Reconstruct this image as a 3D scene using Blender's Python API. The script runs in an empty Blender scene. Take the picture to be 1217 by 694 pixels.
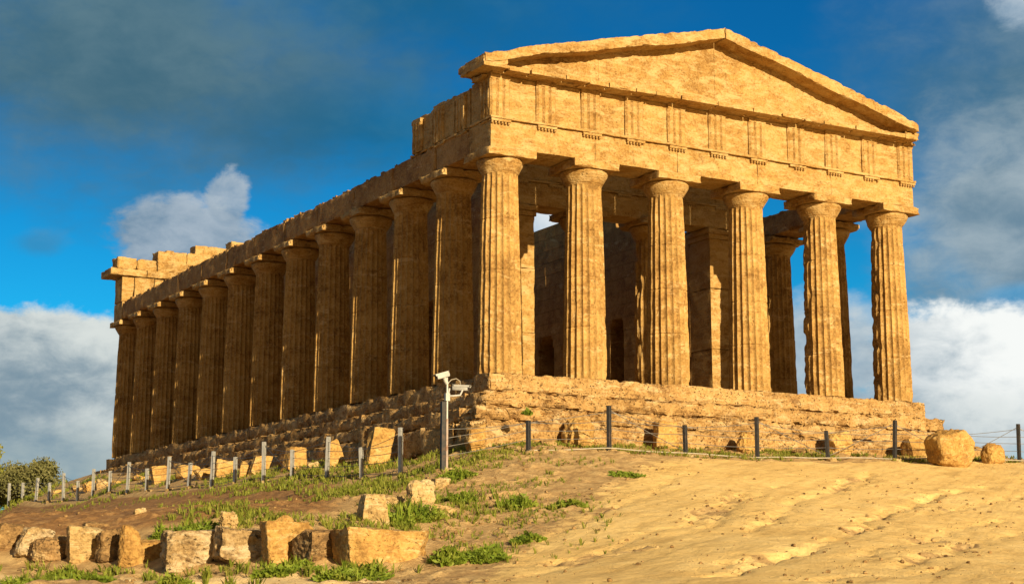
import bpy, math, random
import numpy as np

SC = bpy.context.scene
COL = SC.collection
rad = math.radians

# ------------------------------------------------------------------ camera
CAM_POS = np.array([-23.741, -42.668, -6.084])
YAW, PITCH = 0.516, 0.1797
FPX, CXP, CYP = 1968.7, 609.6, 335.8          # focal length and principal point for a 1217 px wide frame
cd = bpy.data.cameras.new('camera')
cam = bpy.data.objects.new('camera', cd)
COL.objects.link(cam)
cam.location = CAM_POS
cam.rotation_euler = (math.pi / 2 + PITCH, 0, -YAW)
cd.sensor_width = 36.0
cd.lens = 36.0 * FPX / 1217.0
cd.shift_x = -(CXP - 608.5) / 1217.0
cd.shift_y = (CYP - 347.0) / 1217.0
cd.clip_start = 0.1
cd.clip_end = 12000
SC.camera = cam

# ------------------------------------------------------------------ light, exposure
SUN_EL = 15.5
SUN_AZ = 180.0            # degrees clockwise from +y: the sun stands straight in front of the facade
SUN_STRENGTH = 4.6
SKY_STRENGTH = 0.10
SC.view_settings.view_transform = 'Standard'
SC.view_settings.look = 'None'
SC.view_settings.gamma = 1.0
SC.view_settings.use_curve_mapping = False
SC.view_settings.exposure = 0.97
SC.cycles.max_bounces = 6
SC.cycles.diffuse_bounces = 4
SC.cycles.use_denoising = True

ld = bpy.data.lights.new('sun', 'SUN')
ld.energy = SUN_STRENGTH
ld.angle = rad(0.5)
ld.color = (1.0, 0.812, 0.50)
sun = bpy.data.objects.new('sun', ld)
COL.objects.link(sun)
sun.rotation_euler = (rad(90 - SUN_EL), 0, rad(-0.35))   # light travels towards +y and down
sun.location = (0, -60, 40)


# ------------------------------------------------------------------ node helper
class NT:
    def __init__(s, tree):
        s.t = tree
        s.n = tree.nodes
        s.l = tree.links

    def node(s, typ, **kw):
        n = s.n.new(typ)
        for k, v in kw.items():
            setattr(n, k, v)
        return n

    def put(s, sock, v):
        if isinstance(v, bpy.types.NodeSocket):
            s.l.new(v, sock)
        elif v is not None:
            if isinstance(v, (tuple, list)) and len(v) == 3 and sock.type == 'RGBA':
                v = tuple(v) + (1.0,)
            sock.default_value = v

    def m(s, op, a, b=None, c=None, clamp=False):
        n = s.node('ShaderNodeMath', operation=op, use_clamp=clamp)
        for i, v in enumerate((a, b, c)):
            s.put(n.inputs[i], v)
        return n.outputs[0]

    def vm(s, op, a, b=None, scale=None):
        n = s.node('ShaderNodeVectorMath', operation=op)
        s.put(n.inputs[0], a)
        if b is not None:
            s.put(n.inputs[1], b)
        if scale is not None:
            s.put(n.inputs['Scale'], scale)
        return n.outputs['Value'] if op in ('DOT_PRODUCT', 'LENGTH') else n.outputs['Vector']

    def mix(s, f, a, b, blend='MIX'):
        n = s.node('ShaderNodeMix', data_type='RGBA', blend_type=blend)
        s.put(n.inputs['Factor'], f)
        s.put(n.inputs['A'], a)
        s.put(n.inputs['B'], b)
        return n.outputs['Result']

    def noise(s, vec, scale, detail=5, rough=0.55, dist=0.0):
        n = s.node('ShaderNodeTexNoise')
        s.put(n.inputs['Vector'], vec)
        n.inputs['Scale'].default_value = scale
        n.inputs['Detail'].default_value = detail
        n.inputs['Roughness'].default_value = rough
        n.inputs['Distortion'].default_value = dist
        return n.outputs['Fac']

    def voro(s, vec, scale, feature='F1', rnd=1.0):
        n = s.node('ShaderNodeTexVoronoi', feature=feature)
        s.put(n.inputs['Vector'], vec)
        n.inputs['Scale'].default_value = scale
        n.inputs['Randomness'].default_value = rnd
        return n.outputs['Distance']

    def ramp(s, f, stops, interp='LINEAR'):
        n = s.node('ShaderNodeValToRGB')
        n.color_ramp.interpolation = interp
        e = n.color_ramp.elements
        while len(e) < len(stops):
            e.new(0.5)
        for el, (p, c) in zip(e, stops):
            el.position = p
            el.color = (c, c, c, 1) if isinstance(c, (int, float)) else tuple(c) + (1,)
        s.put(n.inputs[0], f)
        return n.outputs[0]

    def step(s, v, a, b):
        n = s.node('ShaderNodeMapRange', interpolation_type='SMOOTHSTEP')
        s.put(n.inputs['Value'], v)
        s.put(n.inputs['From Min'], a)
        s.put(n.inputs['From Max'], b)
        return n.outputs['Result']

    def sep(s, v):
        n = s.node('ShaderNodeSeparateXYZ')
        s.put(n.inputs[0], v)
        return n.outputs

    def comb(s, x, y, z):
        n = s.node('ShaderNodeCombineXYZ')
        for i, v in enumerate((x, y, z)):
            s.put(n.inputs[i], v)
        return n.outputs[0]


# ------------------------------------------------------------------ sky with clouds
world = bpy.data.worlds.new('World')
SC.world = world
world.use_nodes = True
world.node_tree.nodes.clear()
W = NT(world.node_tree)
out = W.node('ShaderNodeOutputWorld')
bg = W.node('ShaderNodeBackground')
W.l.new(bg.outputs[0], out.inputs[0])
bg.inputs['Strength'].default_value = SKY_STRENGTH
sky = W.node('ShaderNodeTexSky', sky_type='NISHITA')
sky.sun_disc = False
sky.sun_elevation = rad(SUN_EL)
sky.sun_rotation = rad(SUN_AZ)
sky.air_density = 1.0
sky.dust_density = 0.6
sky.ozone_density = 2.5
direc = W.node('ShaderNodeTexCoord').outputs['Generated']
dx, dy, dz = W.sep(direc)
azim = W.m('SUBTRACT', W.m('MULTIPLY', W.m('ARCTAN2', dx, dy), 57.2958), 29.5)     # degrees from the view over the temple
elev = W.m('MULTIPLY', W.m('ARCSINE', dz), 57.2958)
# saturate the clear sky (as through a polariser), strongest away from the sun
clear = W.mix(1.0, sky.outputs[0], (0.030, 0.38, 0.66), 'MULTIPLY')
hgrad = W.step(elev, 1.0, 19.0)
clear = W.mix(hgrad, W.mix(1.0, clear, (1.2, 1.45, 1.15), 'MULTIPLY'), W.mix(1.0, clear, (0.4, 0.70, 0.70), 'MULTIPLY'))
sunside = W.step(W.m('MULTIPLY', dy, -1.0), -0.15, 0.75)
warm = W.mix(1.0, sky.outputs[0], (0.20, 0.155, 0.10), 'MULTIPLY')
skycol = W.mix(sunside, clear, warm)
cvec = W.comb(W.m('MULTIPLY', azim, 0.10), W.m('MULTIPLY', elev, 0.17), W.m('MULTIPLY', dy, 0.6))
big = W.noise(cvec, 2.2, 7, 0.58, 0.3)
fine = W.noise(W.vm('ADD', cvec, (3.1, 7.7, 1.3)), 6.0, 9, 0.62, 0.25)
soft = W.noise(W.vm('ADD', cvec, (9.1, 2.7, 4.3)), 1.5, 4, 0.5, 0.2)
edge = W.m('ADD', W.m('MULTIPLY', W.m('SUBTRACT', big, 0.5), 1.7), W.m('MULTIPLY', W.m('SUBTRACT', fine, 0.5), 0.9))
K = 6.1   # cloud radiances below are in picture units; the background strength is 1/K


def cloud(prev, az, el, ra, re, c_dark, c_light, soft_w=0.35, gain=1.0, lit=0.55, opac=1.0, rough=1.0):
    a = W.m('DIVIDE', W.m('SUBTRACT', azim, az), ra)
    b = W.m('DIVIDE', W.m('SUBTRACT', elev, el), re)
    d = W.m('SQRT', W.m('ADD', W.m('MULTIPLY', a, a), W.m('MULTIPLY', b, b)))
    den = W.m('ADD', W.m('SUBTRACT', 1.0, d), W.m('MULTIPLY', edge, rough))
    al = W.m('MULTIPLY', W.step(den, 0.0, soft_w), opac)
    # sunlit tops and right sides, grey undersides
    hl = W.m('ADD', W.m('MULTIPLY', W.m('SUBTRACT', fine, 0.5), 1.3), W.m('ADD', W.m('MULTIPLY', b, 0.35), W.m('MULTIPLY', a, 0.12)))
    hl = W.m('ADD', hl, W.m('MULTIPLY', W.m('SUBTRACT', soft, 0.5), 2.2 * gain))
    li = W.step(hl, -lit, 1.0 - lit)
    cc = W.mix(li, tuple(v * K for v in c_dark), tuple(v * K for v in c_light))
    return W.mix(al, prev, cc)


c = skycol
# high slate veil, upper left and upper right
c = cloud(c, -13.5, 17.6, 14.0, 6.6, (0.048, 0.122, 0.170), (0.090, 0.170, 0.210), 0.8, 0.7, 0.5, 0.97, 0.40)
c = cloud(c, -3.5, 20.0, 11.0, 3.6, (0.012, 0.10, 0.185), (0.03, 0.135, 0.225), 1.0, 1.0, 0.5, 0.7, 0.4)
c = cloud(c, -4.0, 15.5, 8.0, 2.4, (0.005, 0.10, 0.20), (0.012, 0.13, 0.25), 1.0, 1.0, 0.5, 0.7, 0.5)
c = cloud(c, 19.5, 15.6, 11.0, 8.2, (0.050, 0.135, 0.205), (0.125, 0.21, 0.275), 0.9, 0.7, 0.45, 0.97, 0.35)
c = cloud(c, 17.0, 11.8, 5.4, 4.8, (0.13, 0.215, 0.285), (0.30, 0.375, 0.42), 0.7, 1.0, 0.5, 0.95, 0.5)
c = cloud(c, 18.2, 19.2, 1.6, 1.2, (0.22, 0.32, 0.42), (0.50, 0.56, 0.60), 0.6, 1.0, 0.6, 0.9, 0.8)
c = cloud(c, 17.6, 9.4, 2.2, 0.6, (0.02, 0.22, 0.45), (0.08, 0.30, 0.52), 0.7, 1.0, 0.5, 0.7, 0.6)
c = cloud(c, -16.2, 11.2, 1.2, 0.6, (0.04, 0.20, 0.36), (0.08, 0.25, 0.42), 0.7, 1.0, 0.5, 0.6, 0.8)
# the small cumulus left of the temple
c = cloud(c, -11.0, 11.7, 2.9, 1.45, (0.085, 0.18, 0.28), (0.34, 0.41, 0.48), 0.35, 1.0, 0.40, 1.0, .9)
c = cloud(c, -9.9, 12.9, 0.9, 1.1, (0.10, 0.20, 0.31), (0.40, 0.46, 0.51), 0.3, 1.0, 0.45, 0.9, 0.9)
# the bank low on the left
c = cloud(c, -15.5, 6.3, 5.4, 3.1, (0.17, 0.25, 0.31), (0.58, 0.62, 0.60), 0.18, 1.0, 0.58, 1.0, 0.5)
c = cloud(c, -16.0, 3.6, 6.5, 2.2, (0.15, 0.25, 0.33), (0.31, 0.38, 0.39), 0.8, 1.0, 0.5, 0.95, 0.45)
# the bank low on the right and behind the columns
c = cloud(c, 16.6, 6.7, 5.8, 2.6, (0.22, 0.31, 0.38), (0.78, 0.80, 0.78), 0.25, 1.0, 0.55, 1.0, 0.6)
c = cloud(c, 14.5, 4.6, 7.5, 2.2, (0.29, 0.37, 0.42), (0.60, 0.64, 0.63), 0.8, 1.0, 0.55, 0.97, 0.5)
c = cloud(c, 10.4, 7.2, 4.2, 2.8, (0.20, 0.29, 0.37), (0.46, 0.52, 0.55), 0.5, 1.0, 0.55, 0.95, 0.6)
c = cloud(c, 1.4, 12.4, 1.4, 1.2, (0.40, 0.48, 0.54), (0.66, 0.70, 0.72), 0.8, 1.0, 0.6, 0.95, 0.5)
# unseen broken grey-white cloud overhead, added as neutral fill for the shaded sides
over = W.m('MULTIPLY', W.step(elev, 27.0, 46.0), W.step(big, 0.36, 0.56))
c = W.mix(over, c, tuple(v * K for v in (0.30, 0.265, 0.215)))
W.put(bg.inputs['Color'], c)


# ------------------------------------------------------------------ numpy noise
def _hash(ix, iy, iz, seed):
    with np.errstate(over='ignore'):
        h = (ix.astype(np.int64) * 374761393 + iy.astype(np.int64) * 668265263 + iz.astype(np.int64) * 2147483647 + seed * 1274126177) & 0xffffffff
        h = ((h ^ (h >> 13)) * 1274126177) & 0xffffffff
        h = ((h ^ (h >> 16)) * 2246822519) & 0xffffffff
        return ((h ^ (h >> 15)) & 0xffffff) / float(0xffffff)


def vnoise(P, seed=0):
    i = np.floor(P)
    f = P - i
    i = i.astype(np.int64)
    u = f * f * f * (f * (f * 6 - 15) + 10)
    r = 0
    for dx_ in (0, 1):
        wx = u[:, 0] if dx_ else 1 - u[:, 0]
        for dy_ in (0, 1):
            wy = u[:, 1] if dy_ else 1 - u[:, 1]
            for dz_ in (0, 1):
                wz = u[:, 2] if dz_ else 1 - u[:, 2]
                r = r + wx * wy * wz * _hash(i[:, 0] + dx_, i[:, 1] + dy_, i[:, 2] + dz_, seed)
    return r * 2 - 1


def fbm(P, freq=1.0, octv=4, seed=0, gain=0.5):
    a, s, t = 1.0, 0.0, 0.0
    P = np.asarray(P, float) * freq
    for k in range(octv):
        s = s + a * vnoise(P + 17.3 * k, seed + k)
        t += a
        a *= gain
        P = P * 2.03
    return s / t


# ------------------------------------------------------------------ mesh helpers
def mesh_np(name, V, F, sharp=35, flat=False):
    """V (n,3); F a list of (m,k) index arrays."""
    me = bpy.data.meshes.new(name)
    V = np.asarray(V, np.float32)
    F = [np.asarray(f, np.int32) for f in (F if isinstance(F, list) else [F]) if len(f)]
    nl = sum(f.size for f in F)
    npoly = sum(len(f) for f in F)
    me.vertices.add(len(V))
    me.vertices.foreach_set('co', V.ravel())
    me.loops.add(nl)
    me.loops.foreach_set('vertex_index', np.concatenate([f.ravel() for f in F]))
    me.polygons.add(npoly)
    sizes = np.concatenate([np.full(len(f), f.shape[1], np.int32) for f in F])
    me.polygons.foreach_set('loop_start', (np.cumsum(sizes) - sizes).astype(np.int32))
    me.update(calc_edges=True)
    me.validate()
    if not flat:
        me.polygons.foreach_set('use_smooth', np.ones(len(me.polygons), bool))
        if sharp:
            me.set_sharp_from_angle(angle=rad(sharp))
    return me


class MB:
    """collects pieces of ONE mesh"""
    def __init__(s):
        s.V, s.F, s.n = [], [], 0

    def add(s, V, F):
        for f in (F if isinstance(F, list) else [F]):
            if len(f):
                s.F.append(np.asarray(f) + s.n)
        s.V.append(np.asarray(V, float))
        s.n += len(V)
        return s

    def mesh(s, name, **kw):
        by = {}
        for f in s.F:
            by.setdefault(f.shape[1], []).append(f)
        return mesh_np(name, np.vstack(s.V), [np.vstack(v) for v in by.values()], **kw)


def link(name, me, mat, parent=None, loc=None, **props):
    o = bpy.data.objects.new(name, me)
    COL.objects.link(o)
    if mat is not None:
        if not me.materials:
            me.materials.append(mat)
    if parent is not None:
        o.parent = parent
    if loc is not None:
        o.location = loc
    for k, v in props.items():
        o[k] = v
    return o


def empty(name, loc, label, category, group=None):
    o = bpy.data.objects.new(name, None)
    o.empty_display_size = 0.3
    COL.objects.link(o)
    o.location = loc
    o['label'] = label
    o['category'] = category
    if group:
        o['group'] = group
    return o


def lattice(nx, ny, nz):
    """surface lattice of a box: integer coords and quads"""
    pts, quads = [], []
    n = 0

    def face(fix, val, a, b, na, nb, flip):
        nonlocal n
        A, B = np.meshgrid(np.arange(na + 1), np.arange(nb + 1), indexing='ij')
        P = np.zeros((A.size, 3), int)
        P[:, fix] = val
        P[:, a] = A.ravel()
        P[:, b] = B.ravel()
        idx = np.arange(A.size).reshape(A.shape) + n
        q = np.stack([idx[:-1, :-1], idx[1:, :-1], idx[1:, 1:], idx[:-1, 1:]], -1).reshape(-1, 4)
        if flip:
            q = q[:, ::-1]
        pts.append(P)
        quads.append(q)
        n += len(P)
    face(0, 0, 1, 2, ny, nz, True)
    face(0, nx, 1, 2, ny, nz, False)
    face(1, 0, 0, 2, nx, nz, False)
    face(1, ny, 0, 2, nx, nz, True)
    face(2, 0, 0, 1, nx, ny, True)
    face(2, nz, 0, 1, nx, ny, False)
    P = np.vstack(pts)
    Q = np.vstack(quads)
    U, inv = np.unique(P, axis=0, return_inverse=True)
    return U, inv.ravel()[Q]


_lat = {}


def sbox(x0, x1, y0, y1, z0, z1, res=0.12, amp=0.02, freq=1.6, chip=0.03, seed=0, rnd=0.0, joints=None, rubble=0.0, grooves=0.0):
    """a weathered stone box: subdivided, worn inwards, chipped edges"""
    L = np.array([x1 - x0, y1 - y0, z1 - z0])
    n = np.clip(np.ceil(L / res).astype(int), 1, 400)
    key = tuple(n)
    if key not in _lat:
        _lat[key] = lattice(*key)
    U, Q = _lat[key]
    T = U / n
    P = T * L + np.array([x0, y0, z0])
    N = np.where(U == 0, -1.0, np.where(U == n, 1.0, 0.0))
    cnt = np.abs(N).sum(1)
    Nn = N / np.linalg.norm(N, axis=1, keepdims=True)
    # distance to the nearest edge (second smallest distance to a face)
    D = np.sort(np.minimum(T, 1 - T) * L, axis=1)
    ed = D[:, 1]
    e = np.exp(-(ed / (0.5 * chip + 1e-6)) ** 2) if chip > 0 else 0
    w = fbm(P, freq, 4, seed) * 0.5 + 0.5
    w2 = fbm(P, freq * 1.7, 4, seed + 50)
    dep = amp * w * 1.2
    if chip > 0:
        dep = dep + chip * e * np.clip(0.25 + 1.7 * w2, 0, 1.6)
    if rubble:
        r1 = fbm(P, 0.8, 3, seed + 70)
        r2 = fbm(P, 5.0, 4, seed + 80, 0.62)
        pit = np.clip(fbm(P, 3.1, 2, seed + 90) - .22, 0, 1)
        dep = dep + rubble * (0.32 * r1 + 0.62 * r2 + 1.5 * pit)
    if grooves:
        G_ = np.stack([P[:, 0] * 5, P[:, 1] * 5, P[:, 2] * 1.1], -1)
        dep = dep + grooves * np.clip(fbm(G_, 1.0, 3, seed + 60), -.3, 1)
    if joints is not None:
        ax, pos = joints[:2]
        jd, jw = joints[2:] if len(joints) > 2 else (.09, .035)
        for j in pos:
            dep = dep + jd * np.exp(-((P[:, ax] - j) / jw) ** 2)
    P = P - Nn * dep[:, None]
    if rnd > 0:
        Cc = np.array([(x0 + x1) / 2, (y0 + y1) / 2, (z0 + z1) / 2])
        R_ = (P - Cc) / (L / 2)
        ln = np.power((np.abs(R_) ** 4).sum(1), 0.25)[:, None]
        P = Cc + R_ / (1 + rnd * (ln - 1)) * (L / 2)
    return P, Q


def wall_mesh(name, pieces, **kw):
    mb = MB()
    for k, p in enumerate(pieces):
        d = dict(kw)
        if len(p) > 6:
            d.update(p[6])
        d['seed'] = d.get('seed', 0) + k * 7
        mb.add(*sbox(*p[:6], **d))
    return mb.mesh(name)


def lathe(prof, seg=48, amp=0.0, seed=0, cap=True):
    prof = np.asarray(prof, float)
    th = np.linspace(0, 2 * math.pi, seg, endpoint=False)
    R_, T_ = np.meshgrid(prof[:, 0], th, indexing='ij')
    Z_ = np.repeat(prof[:, 1][:, None], seg, 1)
    V = np.stack([R_ * np.cos(T_), R_ * np.sin(T_), Z_], -1).reshape(-1, 3)
    if amp:
        nse = fbm(V, 2.0, 4, seed)
        rr = np.hypot(V[:, 0], V[:, 1])
        sc_ = 1 - amp * np.clip(nse + 0.25, 0, 1) / np.maximum(rr, .05)
        V[:, 0] *= sc_
        V[:, 1] *= sc_
    m_ = len(prof)
    idx = np.arange(m_ * seg).reshape(m_, seg)
    nx_ = np.roll(idx, -1, 1)
    Q = np.stack([idx[:-1], nx_[:-1], nx_[1:], idx[1:]], -1).reshape(-1, 4)
    F = [Q]
    if cap:
        b = len(V)
        V = np.vstack([V, [[0, 0, prof[0, 1]], [0, 0, prof[-1, 1]]]])
        F.append(np.stack([nx_[0], idx[0], np.full(seg, b)], -1))
        F.append(np.stack([idx[-1], nx_[-1], np.full(seg, b + 1)], -1))
    return V, F


def tube(pts, r, seg=8, cap=True):
    pts = np.asarray(pts, float)
    r = np.broadcast_to(np.asarray(r, float), (len(pts),))
    V = []
    up = np.array([0, 0, 1.0])
    for i, p in enumerate(pts):
        t = pts[min(i + 1, len(pts) - 1)] - pts[max(i - 1, 0)]
        t = t / (np.linalg.norm(t) + 1e-12)
        a = np.cross(t, up if abs(t[2]) < 0.95 else np.array([1.0, 0, 0]))
        a /= np.linalg.norm(a)
        b = np.cross(t, a)
        for k in range(seg):
            ang = 2 * math.pi * k / seg
            V.append(p + r[i] * (math.cos(ang) * a + math.sin(ang) * b))
    V = np.array(V)
    idx = np.arange(len(V)).reshape(len(pts), seg)
    nx_ = np.roll(idx, -1, 1)
    F = [np.stack([idx[:-1], idx[1:], nx_[1:], nx_[:-1]], -1).reshape(-1, 4)]
    if cap:
        b = len(V)
        V = np.vstack([V, pts[:1], pts[-1:]])
        F.append(np.stack([idx[0], nx_[0], np.full(seg, b)], -1))
        F.append(np.stack([nx_[-1], idx[-1], np.full(seg, b + 1)], -1))
    return V, F


def box(x0, x1, y0, y1, z0, z1):
    V = np.array([[x, y, z] for z in (z0, z1) for y in (y0, y1) for x in (x0, x1)], float)
    return V, np.array([[0, 2, 3, 1], [4, 5, 7, 6], [0, 1, 5, 4], [2, 6, 7, 3], [0, 4, 6, 2], [1, 3, 7, 5]])


def rotz(V, a, c=(0, 0, 0)):
    V = np.asarray(V, float) - c
    s, k = math.sin(a), math.cos(a)
    return np.stack([V[:, 0] * k - V[:, 1] * s, V[:, 0] * s + V[:, 1] * k, V[:, 2]], -1) + c


# ------------------------------------------------------------------ surveying: sight lines of the photograph
_cy, _sy, _cp, _sp = math.cos(YAW), math.sin(YAW), math.cos(PITCH), math.sin(PITCH)
FWD = np.array([_sy * _cp, _cy * _cp, _sp])
RGT = np.array([_cy, -_sy, 0.0])
UPV = np.cross(RGT, FWD)


def sight(px, py):
    return FWD + RGT * (px - CXP) / FPX - UPV * (py - CYP) / FPX


def on_x(px, py, X):
    d = sight(px, py)
    return CAM_POS + d * (X - CAM_POS[0]) / d[0]


def on_y(px, py, Y):
    d = sight(px, py)
    return CAM_POS + d * (Y - CAM_POS[1]) / d[1]


def on_d(px, py, D):
    return CAM_POS + sight(px, py) * D


# ------------------------------------------------------------------ terrain
CP = []
for p in [(-4.2, -4.6, -3.25), (-4.2, -2, -3.22), (-4.2, .5, -3.13), (-4.2, 3, -3.08), (-4.2, 8.2, -2.88), (-4.2, 13.2, -2.8),
          (-4.2, 18, -2.72), (-4.2, 23, -2.58), (-4.2, 28, -2.5), (-4.2, 33, -2.44), (-4.2, 38, -2.4), (-4.2, 44, -2.38),
          (-1.64, -4.5, -2.70), (.9, -4.5, -2.55), (3.5, -4.5, -2.55), (6, -4.5, -2.54), (8.6, -4.5, -2.5), (11.2, -4.5, -2.44), (16.4, -4.5, -2.30),
          (-2.3, -2.3, -2.45), (0, -2.3, -2.24), (4, -2.3, -2.15), (9, -2.3, -2.1), (14, -2.3, -2.05), (18, -2.3, -2.0), (20, 5, -1.9),
          (-2.3, 1, -2.62), (-2.3, 5, -2.35), (-2.3, 10, -2.1), (-2.3, 18, -1.75), (-2.3, 26, -1.45), (-2.3, 34, -1.2), (-2.3, 40, -1.1),
          (8, 15, -2.1), (8, 30, -1.8), (8, 41, -1.6), (19, 20, -2.0), (19, 38, -2.0),
          (-23.7, -42.7, -7.75), (40, -20, -3.8), (32, 2, -2.6), (32, 40, -3.2), (8, 54, -3.0), (-8, 58, -3.2), (-20, 62, -4.6),
          (-30, 30, -5.2), (-30, 0, -5.9), (-42, -42, -8.2), (20, -52, -7.8), (44, -46, -7.4), (-30, -25, -6.6)]:
    CP.append(p)
for px, py, D in [(1217, 552, 51), (1063, 549, 49), (900, 547, 46.6), (815, 543.5, 45.3), (724, 540, 44.1), (640, 546, 42.8),
                  (900, 575, 39.5), (900, 600, 34.5), (900, 650, 26), (900, 694, 19.5),
                  (1217, 575, 45), (1217, 600, 39.5), (1217, 650, 30), (1217, 694, 21),
                  (600, 600, 36), (560, 650, 29), (600, 694, 21), (540, 580, 39.5), (660, 570, 39.5), (700, 620, 31.5),
                  (500, 690, 25.5), (440, 690, 26.6), (300, 678, 28.6), (200, 673, 30), (100, 666, 31.6), (0, 661, 32.6),
                  (500, 640, 31), (440, 628, 29.4), (300, 628, 31), (200, 627, 32.4), (100, 626, 34), (0, 624, 35),
                  (100, 690, 26.5), (300, 693, 26.3), (0, 694, 25),
                  (440, 600, 36.0), (300, 602, 40), (200, 606, 46), (100, 610, 52), (0, 616, 55), (380, 590, 43)]:
    CP.append(tuple(on_d(px, py, D)))
CP = np.array(CP)


def _U(d2):
    return np.where(d2 > 1e-12, 0.5 * d2 * np.log(d2 + 1e-12), 0.0)


_n = len(CP)
_d2 = ((CP[:, None, :2] - CP[None, :, :2]) ** 2).sum(-1) / 100.0
_A = np.zeros((_n + 3, _n + 3))
_A[:_n, :_n] = _U(_d2) + np.eye(_n) * 0.006
_A[:_n, _n] = 1
_A[:_n, _n + 1:] = CP[:, :2] / 10
_A[_n:, :_n] = _A[:_n, _n:].T
_sol = np.linalg.solve(_A, np.concatenate([CP[:, 2], [0, 0, 0]]))


def ground_base(x, y):
    x = np.atleast_1d(np.asarray(x, float))
    y = np.atleast_1d(np.asarray(y, float))
    # inside the surveyed area the spline, outside it clamps and falls away gently
    xc = np.clip(x, -46, 48)
    yc = np.clip(y, -56, 64)
    z = np.empty(len(x))
    for s in range(0, len(x), 20000):
        q = slice(s, s + 20000)
        d2 = ((xc[q, None] - CP[None, :, 0]) ** 2 + (yc[q, None] - CP[None, :, 1]) ** 2) / 100.0
        z[q] = _U(d2) @ _sol[:_n] + _sol[_n] + (xc[q] * _sol[_n + 1] + yc[q] * _sol[_n + 2]) / 10
    r = np.hypot(x - xc, y - yc)
    z = z - 14 * (1 - np.exp(-r / 90.0)) - r * 0.004
    return z


def sstep(v, a, b):
    t = np.clip((v - a) / (b - a), 0, 1)
    return t * t * (3 - 2 * t)


def sand_mask(x, y):
    """1 on the bare sandy slope right of the weeds"""
    # line from the corner post down to the camera's foot, wobbling
    t = (x - CAM_POS[0]) * RGT[0] + (y - CAM_POS[1]) * RGT[1]
    f = (x - CAM_POS[0]) * _sy + (y - CAM_POS[1]) * _cy
    px = t / np.maximum(f, 1) * FPX
    lim = -50 + (f - 20) * 11.4
    return sstep(px - lim, -110, 40) * sstep(-y, 4.9, 5.6)


def ground_hit(px, py):
    """the point of the slope that the sight line (px, py) meets"""
    Ds = np.linspace(16, 52, 400)
    P = CAM_POS + sight(px, py) * Ds[:, None]
    below = P[:, 2] < ground_base(P[:, 0], P[:, 1])
    k = int(np.argmax(below)) if below.any() else 399
    return P[k, :2]


RILLS = [(np.array([ground_hit(*q) for q in L]), dep) for L, dep in [
    ([(817, 632), (863, 609), (909, 586), (925, 578)], .11),
    ([(886, 629), (925, 612), (965, 593), (998, 578), (1034, 561)], .12),
    ([(850, 683), (899, 671), (948, 655), (988, 642), (1027, 622), (1060, 606), (1086, 597), (1113, 589), (1165, 578)], .16),
    ([(1014, 662), (1047, 650), (1096, 643), (1133, 632), (1190, 618)], .09),
    ([(817, 678), (866, 668), (925, 658), (970, 650)], .08),
    ([(661, 671), (711, 656), (761, 637), (811, 621), (860, 602), (890, 585)], .09),
    ([(600, 686), (655, 677), (705, 665), (760, 650)], .06),
    ([(655, 632), (700, 615), (745, 597), (790, 575), (820, 562)], .07),
    ([(1060, 672), (1110, 660), (1160, 645), (1217, 632)], .09),
    ([(1100, 612), (1150, 602), (1217, 588)], .08),
    ([(960, 690), (1010, 680), (1070, 682), (1130, 672)], .08)]]


def seg_dist(x, y, L):
    """signed distance to a polyline (positive on its left) and how far along"""
    best = np.full(len(x), 1e9)
    sg = np.zeros(len(x))
    for (x0, y0), (x1, y1) in zip(L[:-1], L[1:]):
        ux, uy = x1 - x0, y1 - y0
        l2 = ux * ux + uy * uy
        t = np.clip(((x - x0) * ux + (y - y0) * uy) / l2, 0, 1)
        ddx, ddy = x - x0 - t * ux, y - y0 - t * uy
        d = np.hypot(ddx, ddy)
        k = d < best
        best = np.where(k, d, best)
        sg = np.where(k, np.sign(ux * ddy - uy * ddx), sg)
    return best * sg


def rills(x, y):
    """depth of the rills and closeness to one of them"""
    dz = np.zeros(len(x))
    near = np.zeros(len(x))
    box_ = (x > -16) & (x < 24) & (y > -36) & (y < -3)
    X, Y = x[box_], y[box_]
    if len(X):
        P = np.stack([X, Y, X * 0], -1)
        wob = .30 * fbm(P, .7, 4, 301) + .22 * fbm(P, 2.6, 3, 303)
        mod = np.clip(.55 + .9 * fbm(P, .8, 3, 305), .05, 1.3)
        dd = np.zeros(len(X))
        nn = np.zeros(len(X))
        for i, (L, dep) in enumerate(RILLS):
            d = seg_dist(X, Y, L) + wob
            bank = 1.25 * np.exp(-(d / .12) ** 2) + .25 * np.exp(-(d / .4) ** 2)
            dd -= dep * .75 * mod * bank
            nn = np.maximum(nn, np.exp(-(d / .5) ** 2) * mod)
        dz[box_] = dd
        near[box_] = nn
    return dz, near


def ground_z(x, y, detail=True):
    x = np.atleast_1d(np.asarray(x, float))
    y = np.atleast_1d(np.asarray(y, float))
    z = ground_base(x, y)
    if not detail:
        return z
    near = 1 - sstep(np.hypot(x - 0, y + 10), 60, 120)
    P = np.stack([x, y, np.zeros_like(x)], -1)
    sm = sand_mask(x, y)
    z = z + near * ((.09 - .05 * sm) * fbm(P, 0.33, 3, 5) + (0.05 - .04 * sm) * fbm(P, 1.5, 4, 9))
    # rills washed down the sandy slope
    rz, rn = rills(x, y)
    z = z + rz + sm * (0.016 * fbm(P, 4.0, 3, 66) + .12 * np.clip(fbm(P, 3.4, 4, 67) - .18, 0, 1) * (.05 + rn ** 2))
    clods = np.clip(fbm(P, 3.2, 3, 71) - 0.12, 0, 1)
    z = z + near * (1 - 0.8 * sm) * 0.16 * clods
    return z


def gz(x, y):
    return float(ground_z(x, y)[0])


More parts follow.
